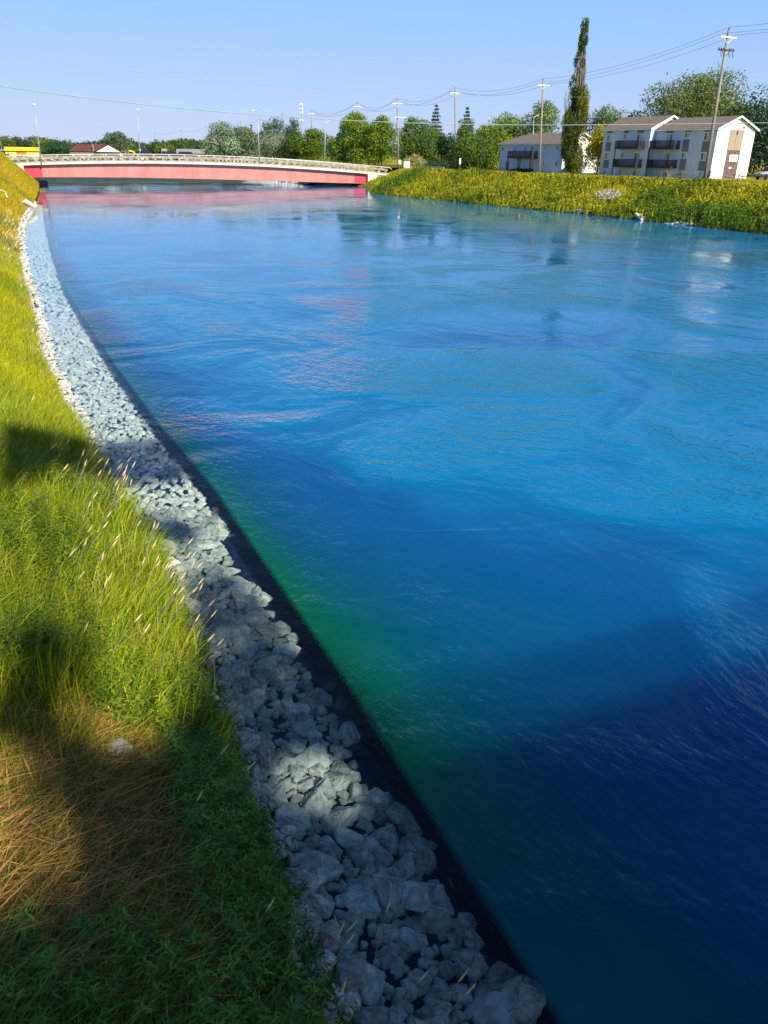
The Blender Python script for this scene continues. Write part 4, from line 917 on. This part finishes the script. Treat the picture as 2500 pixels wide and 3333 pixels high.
m=MB(); m.box(-.6,-.1,-.2,.5,he,hr+.2); m.build('chimney',M['brickwall'],o)
shed(574,668,485,500,300,4.,'gable','grey-roofed shed behind the bridge left of the silvery willow',wallm='brickwall',roofm='roof_grey',name='shed')
shed(527,545,484,496,330,4.,'gable','small grey-roofed shed behind the bridge railing, left of the larger one',wallm='sid_white',roofm='roof_grey',name='shed',dep=4)
shed(-25,17,485,491,330,4.,'gable','pale roofed building at the left edge beside the yellow stand',wallm='brickwall',roofm='roof_grey',name='building',dep=6)
# white tents / wigwam shape and playground slide
for (u,w,vt,l) in [(458,17,484,'white pointed tent beside the second street light'),(392,12,497,'small white tent left of the playground slide')]:
    b_=atD(u,300,4.); hh=vp(u,vt,b_)[2]-4; R=w*300/2713/2; m=MB(); m.tube([(0,0,0),(0,0,hh*.3),(0,0,hh)],[R,R*.9,.05],8); t_=tag(m.build('tent',M['white']),l,'tent',None); t_.location=tuple(b_)
b_=atD(424,300,4.); o=empty('playground_slide',b_,0,label='yellow tube slide with a wooden frame behind the bridge',cat='slide')
m=MB(); hh=vp(424,491,b_)[2]-4; m.tube([(-.4,0,hh),(.5,0,hh*.97),(1.2,0,hh*.85),(1.6,0,hh*.6),(1.8,0,.3)],.28,8); m.build('tube',M['yellow'],o)
m=MB(); 
for x in (-2.8,-1.6,-.4): m.bar((x,0,0),(x,0,hh+.3),.15)
m.bar((-2.8,0,hh*.9),(-.2,0,hh),.15); m.bar((-2.8,0,hh*.6),(-.4,0,hh*.85),.15); m.build('frame',M['wood'],o)
# yellow refreshment stand
D=300; zb=4.; a=atD(17,D,zb); b=atD(130,D,zb); mid=(a+b)/2; Wx=np.linalg.norm(b-a); rz=math.atan2(b[1]-a[1],b[0]-a[0]); Z=lambda v: vp(73,v,mid)[2]-zb
o=empty('refreshment_stand',mid,rz,label='bright yellow stand with an orange shutter, at the left end of the bridge',cat='building')
m=MB(); m.box(-Wx/2+.1,Wx/2-.1,.3,5,-1,Z(491)); m.build('wall',M['yellow_pale'],o)
m=MB(); m.box(-Wx/2,Wx/2,-.35,.29,Z(491),Z(479.5)); f=m.build('fascia',M['yellow'],o); m=MB(); m.box(-Wx/2,Wx/2,-.3,5.2,Z(479.5)+.01,Z(479.5)+.12); m.build('roof',M['brickwall'],o)
m=MB(); zz=Z(487.5); hh=Z(483)-zz; x=-Wx/2+.9
for wd in (3,6,9,4):
    for i in range(wd):
        m.box(x,x+.09,-.38,-.355,zz,zz+hh)
        if i%2: m.box(x+.09,x+.26,-.38,-.355,zz+hh*.75,zz+hh)
        if i%3!=1: m.box(x+.09,x+.26,-.38,-.355,zz,zz+hh*.22)
        x+=.38
    x+=.5
m.build('lettering',M['orange'],f)
m=MB(); m.box(-1.9,1.2,.2,.31,Z(503),Z(492)); m.build('shutter',M['orange'],o)
m=MB(); m.box(-2.1,1.4,-.5,.2,Z(504.5),Z(503.5)); m.build('counter',M['white'],o)
for x in (-4.6,-3.6,2.9,3.9,5.0): m=MB(); m.box(x,x+.55,.24,.31,Z(504),Z(498)); m.build('picture_board',M['roof_grey'],o)
# ---------------------------------------------------------------- people on the bridge
def person(loc,rz,shirt,label,h=1.7):
    o=empty('person',loc,rz,label=label,cat='person',group='people walking over the bridge'); k=h/1.75
    J={'pel':(0,0,.98),'ch':(.02,0,1.32),'nk':(.03,0,1.5),'hd':(.05,0,1.62),'hd2':(.05,0,1.74),'hl':(0,.1,.93),'kl':(.14,.1,.5),'al':(.02,.1,.08),'fl':(.18,.1,.04),'hr':(0,-.1,.93),'kr':(-.02,-.1,.5),'ar':(-.22,-.1,.1),'fr':(-.06,-.1,.04),'sl':(.0,.2,1.42),'el':(-.1,.25,1.14),'wl':(.02,.24,.9),'hnl':(.06,.24,.82),'sr':(.0,-.2,1.42),'er':(.04,-.25,1.14),'wr':(.2,-.22,.96),'hnr':(.26,-.22,.9)}
    R={'pel':.14,'ch':.15,'nk':.055,'hd':.1,'hd2':.075,'hl':.09,'kl':.06,'al':.045,'fl':.035,'hr':.09,'kr':.06,'ar':.045,'fr':.035,'sl':.06,'el':.042,'wl':.03,'hnl':.035,'sr':.06,'er':.042,'wr':.03,'hnr':.035}
    E=[('pel','ch'),('ch','nk'),('nk','hd'),('hd','hd2'),('pel','hl'),('hl','kl'),('kl','al'),('al','fl'),('pel','hr'),('hr','kr'),('kr','ar'),('ar','fr'),('ch','sl'),('sl','el'),('el','wl'),('wl','hnl'),('ch','sr'),('sr','er'),('er','wr'),('wr','hnr')]
    def skin(keys,edges,grow,name,mt):
        ks=list(keys); me=bpy.data.meshes.new(name); me.from_pydata([tuple(c*k for c in J[q]) for q in ks],[(ks.index(a),ks.index(b)) for a,b in edges],[]); me.materials.append(mt)
        ob=bpy.data.objects.new(name,me); COL.objects.link(ob); ob.parent=o; md=ob.modifiers.new('s','SKIN'); ob.modifiers.new('d','SUBSURF').levels=1
        for i,q in enumerate(ks): me.skin_vertices[0].data[i].radius=(R[q]*k*grow,R[q]*k*grow)
        me.skin_vertices[0].data[0].use_root=True; return ob
    skin(list(J),E,1,'body',M['skin'])
    skin(['pel','ch','sl','el','sr','er'],[('pel','ch'),('ch','sl'),('sl','el'),('ch','sr'),('sr','er')],1.12,'shirt',M[shirt])
    skin(['pel','hl','kl','hr','kr'],[('pel','hl'),('hl','kl'),('pel','hr'),('hr','kr')],1.15,'shorts',M['navy'])
    m=MB(); m.tube([(.02*k,0,1.64*k),(.01*k,0,1.72*k),(.02*k,0,1.80*k),(.03*k,0,1.85*k)],[.09*k,.112*k,.1*k,.04*k],10); m.build('hair',M['hair'],o)
x=bp(891,515)[0]; person((x,YB(x)+1.1,ZT(x)-1.22),0,'pinkshirt','person in a pink top walking across the bridge')
x=bp(904,515)[0]; person((x,YB(x)+1.4,ZT(x)-1.22),3.14,'navy','person in dark clothes just behind the one in pink on the bridge',1.55)
# ---------------------------------------------------------------- signs, posts and rails on the far bank
def post(u,v,h,label,name='fence_post',r=.035,mt='wood',group='thin fence posts along the far bank top'):
    p=march(u,v,60); m=MB(); m.tube([(0,0,-.2),(random.uniform(-.05,.05),0,h)],r,6); o=m.build(name,M[mt]); o.location=tuple(p); tag(o,label,'post',group); return p
ps=[]
for u,v,l in [(1905,590,'thin post right of the poplar foot'),(1945,590,'thin post before the gap between the houses'),(1995,592,'thin post before the left windows of the tall house'),(2047,592,'pale thin post under the left balconies'),(2097,593,'pale thin post before the notch of the tall house'),(2148,594,'pale thin post under the right balconies'),(2270,597,'thin dark post left of the nearest utility pole'),(2334,600,'thin post before the left edge of the white gable'),(2403,603,'thin post before the right part of the white gable'),(2478,606,'thin post before the silver pickup')]:
    ps.append(post(u,v,1.5 if v<603 else 1.7,l))
for k in (1.3,.8): 
    m=MB(); m.tube([tuple(np.array(p)+np.array([0,0,k])) for p in ps],.012,4); tag(m.build('fence_wire',M['steel']),('upper' if k>1 else 'lower')+' wire strung between the thin posts on the far bank','wire')
p=march(2207,590,60); o=empty('fence_brace',p,0,label='three-legged dark timber brace post on the far bank before the tall house',cat='post')
m=MB()
for q in ((-.95,0,-.2),(1.05,0,-.2),(.0,-.2,-.2)): m.bar(q,(0,0,1.25),.11)
m.bar((0,0,1.1),(0.03,0,2.2),.05); m.build('timber',M['deckwood'],o)
p=march(2288,598,60); m=MB(); m.tube([(0,0,-.2),(.05,0,1.0),(.25,0,1.6)],[.2,.18,.12],8); m.tube([(.05,0,.7),(.35,0,1.1)],[.12,.09],7); o=m.build('broken_stump',M['deckwood']); o.location=(p[0]-.35,p[1]-1.0,p[2]); tag(o,'dark broken stump at the foot of the nearest utility pole','stump')
p=march(2255,603,60); m=MB(); m.bar((-1.2,0,.0),(.6,0,1.0),.12); o=m.build('leaning_timber',M['deckwood']); o.location=tuple(p); tag(o,'dark timber leaning on the bank left of the stump','timber')
def sign(u,vb,vt,w,h,label,D=None,name='road_sign'):
    b=atD(u,D) if D else march(u,vb,60); z=vp(u,vt,b)[2]-b[2]; o=empty(name,b,math.radians(-20),label=label,cat='sign'); m=MB(); m.tube([(0,0,-.2),(0,0,z)],.05,6); m.build('post',M['wood'],o); m=MB(); m.box(-w/2,w/2,-.09,-.055,z-h,z); m.build('sign_face',M['white'],o)
sign(1325,546,525,1.35,1.3,'square white sign on a post right of the transformer pole',182)
sign(1302,546,520,.55,.85,'small white sign fixed beside the transformer pole',176)
sign(1499,548,515,.35,1.15,'narrow white sign right of the third utility pole',175)
m=MB(); a=atD(1356,188); b=atD(1447,172); a[2]=b[2]=3.9
for t in np.linspace(0,1,9): q=a+(b-a)*t; m.box(q[0]-.1,q[0]+.1,q[1]+.02,q[1]+.16,3.7,4.65)
m2=MB(); m2.bar(tuple(a+np.array([0,0,.6])),tuple(b+np.array([0,0,.6])),.08,.32); o=m2.build('guard_rail',M['steel']); tag(o,'pale steel guard rail on the bank top right of the bridge','guard rail')
pp=m.build('post',M['wood'],o)
# bits on the left bank
a=march(82,674,30); b=march(119,696,30); m=MB(); dd=b-a; n=26; pts=[tuple(a+dd*i/n+np.array([0,0,.75])) for i in range(n+1)]; m.tube(pts,[.30 if i%2 else .25 for i in range(n+1)],14,cap=False); tag(m.build('drainage_pipe',M['curb']),'pale corrugated drain pipe sticking out of the left bank','pipe')
a=march(1,634,30); b=march(18,642,30); c=march(27,655,30); m=MB(); m.tube([tuple(a+[0,0,.5]),tuple(b+[0,0,.6]),tuple(c+[0,0,.4])],.09,8); tag(m.build('bent_pipe',M['curb'],smooth=True),'thin bent pale pipe lying in the grass at the left edge','pipe')
#@@P3
# ---------------------------------------------------------------- grass
def blades(name,X,Y,h,w,dirs,lean,col,seg=3,mat_=None,kind='stuff',label=None,flat=0.,cat='grass'):
    n=len(X); Z=H(X,Y); B=np.stack([X,Y,Z-.02],-1)
    h=np.broadcast_to(h,(n,)); w=np.broadcast_to(w,(n,)); lean=np.broadcast_to(lean,(n,)); flat=np.broadcast_to(flat,(n,))
    D=np.stack([np.cos(dirs),np.sin(dirs),np.zeros(n)],-1)
    sa=dirs+math.pi/2+RNG.normal(0,.7,n); Sd=np.stack([np.cos(sa),np.sin(sa),RNG.normal(0,.25,n)],-1)
    V=np.zeros((n,2*seg+1,3))
    ts=np.linspace(0,1,seg+1)
    for i,t in enumerate(ts):
        up=h*(t-.35*np.minimum(lean,1.2)*t*t)*(1-flat); out=h*(lean*t*t+flat*t)
        c=B+D*out[:,None]; c[:,2]+=up+flat*.05
        if i==seg: V[:,2*seg]=c
        else:
            ww=(w*(1-.75*t)*.5)[:,None]; V[:,2*i]=c-Sd*ww; V[:,2*i+1]=c+Sd*ww
    k=2*seg+1; base=(np.arange(n)*k)[:,None]
    T=[]
    for i in range(seg-1):
        a=2*i; T+= [[a,a+1,a+3],[a,a+3,a+2]]
    a=2*(seg-1); T.append([a,a+1,a+2])
    T=np.array(T); Q=(base[:,:,None]+T[None]).reshape(-1,3)
    C=np.repeat(col,k,0)
    o=np_mesh(name,V.reshape(-1,3),Q,C,mat_ or M['grass']); return tag(o,kind=kind,label=label,cat=cat)
def mixc(a,b,t): t=np.clip(t,0,1)[:,None]; return np.array(a)[None]*(1-t)+np.array(b)[None]*t
GRN=(.09,.21,.010); GYE=(.42,.45,.010); STR=(.52,.38,.14); DGN=(.03,.10,.018); GLD=(.52,.38,.015)
def left_region(n,y0,y1,wd=3.2):
    Y=RNG.uniform(y0,y1,n); X=xl(Y)-.16-RNG.uniform(0,1,n)**1.1*wd; return X,Y
# lush grass, near
X,Y=left_region(70000,2.2,21,3.1)
straw=np.clip((7.3-Y)/.8,0,1)*np.clip((Y-4.45+.5*(X<-.4))/.5,0,1)*np.clip((.55-X)/.35+(vn(X,Y,.5,3)-.5)*1.5,0,1)
keep=RNG.random(len(X))>straw*.86; X,Y,st=X[keep],Y[keep],straw[keep]
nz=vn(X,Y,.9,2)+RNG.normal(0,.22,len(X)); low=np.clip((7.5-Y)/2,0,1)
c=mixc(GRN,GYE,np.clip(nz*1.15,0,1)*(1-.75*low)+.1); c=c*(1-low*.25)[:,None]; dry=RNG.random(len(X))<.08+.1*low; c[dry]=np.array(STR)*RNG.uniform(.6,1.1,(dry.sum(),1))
c*=RNG.uniform(.65,1.3,(len(X),1))
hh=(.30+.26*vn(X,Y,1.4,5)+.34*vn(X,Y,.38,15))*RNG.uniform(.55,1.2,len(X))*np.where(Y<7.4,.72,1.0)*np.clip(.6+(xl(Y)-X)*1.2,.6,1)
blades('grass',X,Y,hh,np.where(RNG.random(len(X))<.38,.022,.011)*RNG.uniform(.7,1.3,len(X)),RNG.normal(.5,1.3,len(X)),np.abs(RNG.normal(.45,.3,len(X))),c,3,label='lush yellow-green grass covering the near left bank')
n=6000; Y=RNG.uniform(7.2,20,n); X=xl(Y)-.08-RNG.random(n)**1.4*2.6; k_=vn(X,Y,.5,21)>.42; X,Y=X[k_],Y[k_]; n=len(X)
blades('reed_grass',X,Y,RNG.uniform(.5,.95,n),RNG.uniform(.016,.028,n),RNG.normal(.4,.9,n),RNG.uniform(.25,.9,n),mixc((.10,.24,.012),(.48,.50,.02),RNG.random(n)),4,label='tall broad-bladed grass standing above the lush bank grass')
# trampled straw
n=20000; Y=RNG.uniform(3.9,8.0,n); X=RNG.uniform(-1.9,.75,n); k=(vn(X,Y,.5,3)-.5)*.6
ok=(X+k<.45)&(X<xl(Y)-.2)&(Y+k*1.2<7.6); X,Y=X[ok],Y[ok]; n=len(X)
c=mixc((.16,.09,.03),(.86,.52,.14),RNG.random(n)**1.2)
dirn=RNG.normal(.2,1.5,n)+np.where(RNG.random(n)<.4,math.pi,0)
blades('straw',X,Y,RNG.uniform(.2,.75,n),RNG.uniform(.007,.015,n),dirn,RNG.uniform(0,.25,n),c,3,flat=RNG.uniform(.65,.97,n),label='trampled dry straw on the shaded near bank',cat='straw')
# grass stubble green in the straw
n=2600; Y=RNG.uniform(4.2,7.6,n); X=RNG.uniform(-1.9,.6,n)
blades('grass',X,Y,RNG.uniform(.15,.4,n),RNG.uniform(.006,.014,n),RNG.uniform(0,6.28,n),RNG.uniform(.2,.9,n),mixc(GRN,GYE,RNG.random(n)*.8),3,label='scattered green shoots among the trampled straw')
# mid and far left bank
n=60000; X,Y=left_region(n,20,62,3.0); nz=vn(X,Y,2.2,2)+RNG.normal(0,.2,n)
c=mixc(GRN,GYE,nz*1.4+.1); c=c*(1-.0)+0; g=RNG.random(n)<.2; c[g]=np.array(GLD)*.8; c*=RNG.uniform(.7,1.3,(n,1))
blades('grass',X,Y,(.34+.3*vn(X,Y,2,5))*RNG.uniform(.6,1.2,n),RNG.uniform(.014,.026,n),RNG.normal(.5,1.2,n),np.abs(RNG.normal(.45,.3,n)),c,3,label='yellow-green grass on the left bank in the middle distance')
n=52000; Y=60+128*RNG.random(n)**1.3; X=xl(Y)-.12-RNG.random(n)*np.interp(Y,[60,110,188],[3,6.5,8.0]); nz=vn(X,Y,4,2)+RNG.normal(0,.2,n)
c=mixc(GRN,GLD,nz*1.5+np.interp(Y,[60,110],[-.1,.25])); c*=RNG.uniform(.65,1.25,(n,1))
blades('grass',X,Y,(.45+.45*vn(X,Y,3,5))*RNG.uniform(.6,1.2,n),RNG.uniform(.05,.09,n),RNG.normal(.5,1.2,n),np.abs(RNG.normal(.35,.3,n)),c,2,label='golden grass on the left bank below the bridge end')
# leafy weeds
def leafy(name,PX,PY,hs,nl,size,ca,cb,label,zstretch=1.,upd=.3):
    n=len(PX); Z=H(PX,PY); t=np.tile(np.linspace(.25,1,nl),n); i=np.repeat(np.arange(n),nl)
    ang=t*nl*2.4+np.repeat(RNG.uniform(0,6.28,n),nl); lx=np.repeat(RNG.normal(.06,.1,n),nl); ly=np.repeat(RNG.normal(0,.1,n),nl)
    hh=np.repeat(hs,nl); L=size*(1.15-.75*t)*RNG.uniform(.75,1.25,len(t))
    base=np.stack([PX[i]+lx*t*hh*1.5,PY[i]+ly*t*hh*1.5,Z[i]+t*hh],-1); d=np.stack([np.cos(ang),np.sin(ang),np.full(len(t),upd)+RNG.normal(0,.25,len(t))],-1)
    s=np.stack([-np.sin(ang),np.cos(ang),RNG.normal(0,.25,len(t))],-1)*(L*.11)[:,None]
    mid=base+d*(L*.5)[:,None]; tip=base+d*L[:,None]; tip[:,2]-=L*.28
    V=np.stack([base,mid+s,tip,mid-s],1).reshape(-1,3); Q=np.arange(4*len(t)).reshape(-1,4)
    cc=mixc(ca,cb,np.repeat(RNG.random(n),nl)+RNG.normal(0,.12,len(t)))*RNG.uniform(.75,1.2,(len(t),1)); C=np.repeat(cc,4,0)
    return tag(np_mesh(name,V,Q,C,M['grass']),kind='stuff',label=label,cat='weeds')
n=1500; Y=RNG.uniform(7.2,15.5,n); X=xl(Y)-.15-RNG.uniform(0,1,n)*2.3; ok=vn(X,Y,1.5,8)>.38; X,Y=X[ok],Y[ok]
leafy('weeds',X,Y,RNG.uniform(.45,.85,len(X)),30,.15,(.09,.19,.012),(.30,.36,.015),'upright leafy weeds with narrow leaves in the sunlit grass')
n=900; Y=RNG.uniform(2.4,7.4,n); X=xl(Y)-.1-RNG.uniform(0,1,n)*np.where(Y<4.6,2.2,.75)
leafy('weeds',X,Y,RNG.uniform(.25,.5,n),20,.17,(.06,.20,.03),(.20,.38,.04),'dark green leafy weeds in the shade beside the rocks')
n=260; Y=RNG.uniform(3,19,n); X=xl(Y)+RNG.uniform(-.15,.12,n)
leafy('weeds',X,Y,RNG.uniform(.2,.55,n),16,.13,DGN,GRN,'thin weeds growing between the rocks at the grass edge')
n=5200; Y=RNG.uniform(2.3,7.6,n); X=xl(Y)-.12-RNG.random(n)*np.where(Y<4.7,2.3,.8)
blades('grass',X,Y,RNG.uniform(.2,.5,n),RNG.uniform(.010,.022,n),RNG.normal(.4,1.2,n),RNG.uniform(.3,1.0,n),mixc((.08,.24,.03),(.30,.52,.06),RNG.random(n)),4,label='broad green grass blades in the shade at the lower left')
# broad reed tufts lower left
n=260; a=RNG.normal(0,1,(n,2)); X=np.where(RNG.random(n)<.5,-1.15,-1.05)+a[:,0]*.16; Y=np.where(RNG.random(n)<.6,8.1,3.4)+a[:,1]*.2
blades('reed_grass',X,Y,RNG.uniform(.5,.85,n),.026,RNG.normal(.3,.8,n),RNG.uniform(.4,1.0,n),mixc((.07,.15,.02),(.16,.22,.03),RNG.random(n)),4,label='broad arching reed leaves at the left edge')
# seed heads
m=MB(); hd=MB()
def stalk(x,y,h,dx,dy,r=.004,hl=.13):
    z=float(H(x,y)); P=[(x+dx*t*t*h,y+dy*t*t*h,z+h*t*(1-.18*t*abs(dx))) for t in (0,.35,.65,.85,1)]
    m.tube(P,[r,r*.9,r*.8,r*.7,r*.5],4,cap=False)
    q=Vector(P[-1]); d=(q-Vector(P[-2])).normalized(); hd.tube([tuple(q-d*hl*.1),tuple(q+d*hl*.25),tuple(q+d*hl*.7),tuple(q+d*hl)],[r*.8,r*3.0,r*2.2,r*.4],6)
def stalks(n,x0,x1,y0,y1,h0,h1,r=.004,hl=.13,rel=True):
    for i in range(n):
        y=random.uniform(y0,y1); x=(float(xl(y)) if rel else 0)+random.uniform(x0,x1); stalk(x,y,random.uniform(h0,h1),random.uniform(.25,.65),random.uniform(.0,.35),r,hl)
stalks(36,-.8,-.1,8.6,15,.75,1.15); stalks(30,-2,-.4,7.6,14,.7,1.0); stalks(26,-1.6,-.6,13,17,.9,1.2); stalks(9,-.9,.1,3.0,6.2,.5,.85); stalks(34,-.7,-.1,20,44,.7,1.1,.006,.16); stalks(60,-1.2,-.2,44,80,.8,1.2,.010,.2); stalks(6,.3,.9,2.8,4.2,.6,.75)
SM=leafmat('seed_head_straw',.25); 
o=m.build('seed_stalks',M['wood']); tag(o,'thin tall grass stalks rising above the left bank grass','grass stalks',kind='stuff')
M['seed']=mat('pale_seed_heads',(.60,.46,.24),.9,.2,30); o=hd.build('seed_heads',M['seed']); tag(o,'pale tan seed heads on tall stalks along the grass edge','seed heads',kind='stuff')
# ---------------------------------------------------------------- far bank vegetation
pc=march(1979,638,40)
n=12500; Y=44+133*RNG.random(n)**1.15; X=xr(Y)-.1+RNG.random(n)**.9*13.5; Yk=Y
ok=(((X-pc[0])**2/9+(Y-pc[1])**2/16)>1)&(X<xr(Y)+np.interp(Y,[44,120,180],[13.5,13.,9])); X,Y=X[ok],Y[ok]; n=len(X)
ht=(.2+.5*vn(X,Y,3,7)+.6*vn(X,Y,1.2,2)+.7*np.clip(vn(X,Y,8,31)*2-.7,0,1))*np.interp(X-xr(Y),[0,1,9,13],[.55,1,1,.55])
nl=13; i=np.repeat(np.arange(n),nl); t=np.tile(np.linspace(.1,1,nl),n); P=np.stack([X[i]+RNG.normal(0,.12,n*nl)*(1.2-t),Y[i]+RNG.normal(0,.12,n*nl)*(1.2-t),H(X,Y)[i]+t*ht[i]],-1)
sel=np.clip(.95-.8*np.clip(vn(X,Y,8,31)*2-.6,0,1)+.7*(vn(X,Y,2.6,4)-.5)-.25+.3*(X-xr(Y))/13+RNG.normal(0,.22,n)-.12,0,1); c=mixc((.075,.16,.012),(.46,.43,.012),sel)*RNG.uniform(.6,1.35,(n,1))
dd=RNG.normal(0,1,P.shape); dd[:,2]*=.4
V,Q,C=leaf_cloud(P,dd,.24,c[i],.3,.8); tag(np_mesh('bank_weeds',V,Q,C,M['grass']),kind='stuff',label='dense yellow-green weeds covering the far canal bank',cat='weeds')
n=26000; Y=44+133*RNG.random(n); X=xr(Y)+RNG.random(n)*14.5
c=mixc((.15,.23,.012),(.55,.45,.02),vn(X,Y,5,6)*.7+.5*(X-xr(Y))/14+RNG.normal(0,.2,n))*RNG.uniform(.7,1.2,(n,1))
blades('bank_grass',X,Y,RNG.uniform(.3,.8,n),.06,RNG.uniform(0,6.28,n),RNG.uniform(.1,.6,n),c,2,label='tall grass among the weeds of the far bank')
n=30000; Y=55+120*RNG.random(n); X=xr(Y)+13+RNG.random(n)*22
blades('lawn_grass',X,Y,RNG.uniform(.08,.22,n),.08,RNG.uniform(0,6.28,n),RNG.uniform(.1,.6,n),mixc((.20,.22,.012),(.42,.34,.02),vn(X,Y,7,6)+RNG.normal(0,.2,n)),2,label='sunny yellow-green lawn in front of the apartment houses')
for (u,vt,D,w,l) in [(1690,547,172,46,'dark bush beneath the balcony of the blue house'),(1720,549,171,36,'low dark bush right of the other bush under the blue house balcony')]:
    tree(u,vt,w,D,l,DG,G1,'round',900,.25,name='bush',cat='bush',group='bushes behind the far bank')
for (u,v) in [(2230,578),(2190,577)]:
    p=atD(u,136); m=MB()
    for k in range(10): a=random.uniform(0,6.28); m.tube([(0,0,0),(.3*math.cos(a),.3*math.sin(a),.7),(.8*math.cos(a),.8*math.sin(a),random.uniform(1.1,1.7))],[.03,.02,.01],4)
    o=m.build('bare_shrub',M['deadwood']); o.location=tuple(p); tag(o,'bare pale twiggy shrub under the right balconies'+(' , nearer the notch' if u<2200 else ''),'shrub')
# ---------------------------------------------------------------- unseen near bridge and tree, both shaped to throw the near shade
m=MB(); m.box(5.0,74,-11,-.8,4.9,5.4); NB=empty('near_bridge',(0,0,0),0,label='unseen near road bridge, deck cut and railed to shape the shade on the water',cat='bridge'); m.build('deck_slab',M['concrete'],NB)
m=MB(); m.box(5.0,74,-10.6,-1.3,4.0,4.9); m.build('girder',M['girder'],NB)
m=MB()
for x in np.arange(5.0,74,.13): m.box(x,x+.055,-.95,-.90,5.4,6.5)  # close pickets added to half-shade the water beyond the deck shadow
m.build('shade_picket_rail',M['pipe_rail'],NB)['kind']='stuff'
def inpoly(u,v,poly):
    c=False; n=len(poly); j=n-1
    for i in range(n):
        (x1,y1),(x2,y2)=poly[i],poly[j]
        if (y1>v)!=(y2>v) and u<(x2-x1)*(v-y1)/(y2-y1)+x1: c=not c
        j=i
    return c
SH=[[(0,1390),(150,1412),(260,1440),(330,1445),(540,1425),(620,1500),(600,1560),(520,1575),(430,1590),(300,1585),(180,1545),(0,1600)],
    [(440,1690),(560,1700),(660,1740),(560,1775),(450,1740)],
    [(590,1880),(720,1840),(830,1960),(1080,2260),(1330,2560),(1880,3400),(-60,3400),(-60,2300),(130,2280),(250,2420),(420,2450),(540,2400),(600,2250),(590,2080)],
    [(40,2060),(190,2050),(230,2250),(60,2280)]]
HO=[[(-300,2380),(140,2400),(200,2480),(180,2570),(-300,2590)],[(-300,2560),(190,2590),(330,2720),(300,2840),(180,3000),(20,2990),(-300,2880)],
    [(840,2520),(940,2440),(1090,2460),(1180,2560),(1100,2640),(900,2610)]]
tg=[]
gx,gy=[],[]
for poly,N_ in zip(SH,(1500,170,6800,160)):
    us=[p[0] for p in poly]; vs=[p[1] for p in poly]; k=0; tries=0
    while k<N_ and tries<N_*6:
        tries+=1
        u=random.uniform(min(us),max(us)); v=random.uniform(min(vs),max(vs))
        if not inpoly(u,v,poly) or any(inpoly(u,v,h) for h in HO): continue
        d=ray(u,v)
        # one quick terrain hit: iterate on plane height
        z=.6
        for _ in range(4):
            p=CP+d*((z-CH)/d[2]); z=float(H(p[0],p[1]))+(.25 if p[0]<xl(p[1])-.2 else 0)
        tg.append(p); k+=1
tg=np.array([p for p in tg if p[1]<22 and p[2]<3.2 and -4<p[0]<4]); SDn=SD/np.linalg.norm(SD); tt=RNG.uniform(19,25,len(tg)); P=tg+SDn[None]*tt[:,None]+RNG.normal(0,.05,tg.shape)
P=P[(P[:,1]<4)&(P[:,2]>8)]
# crown is only leaves set sunward of the shade outlines, light gaps included
V,Q,C=leaf_cloud(P,np.repeat(SDn[None],len(P),0),.26,np.repeat(np.array([[.05,.10,.02]]),len(P),0)*RNG.uniform(.7,1.3,(len(P),1)),.5,1.2)
ct=P.mean(0); o=empty('shade_tree',(ct[0]-3,ct[1]-5,4.9),0,label='unseen tree behind the viewer, crown shaped to cast the shade on the near bank',cat='tree')
q=np_mesh('crown',V-np.array([ct[0]-3,ct[1]-5,4.9]),Q,C,M['leaf'],o)
m=MB(); e=P-np.array([ct[0]-3,ct[1]-5,4.9]); m.tube([(0,0,0),(.3,.3,4),(1,2,float(ct[2]-6))],[.4,.3,.15],9)
for i in range(9):
    k=e[RNG.integers(len(e))]; m.tube([(.3,.3,4),tuple(np.array([.3,.3,4])*.5+k*.5+np.array([0,0,1])),tuple(k)],[.16,.08,.03],5)
m.build('trunk',M['bark'],o,smooth=True)
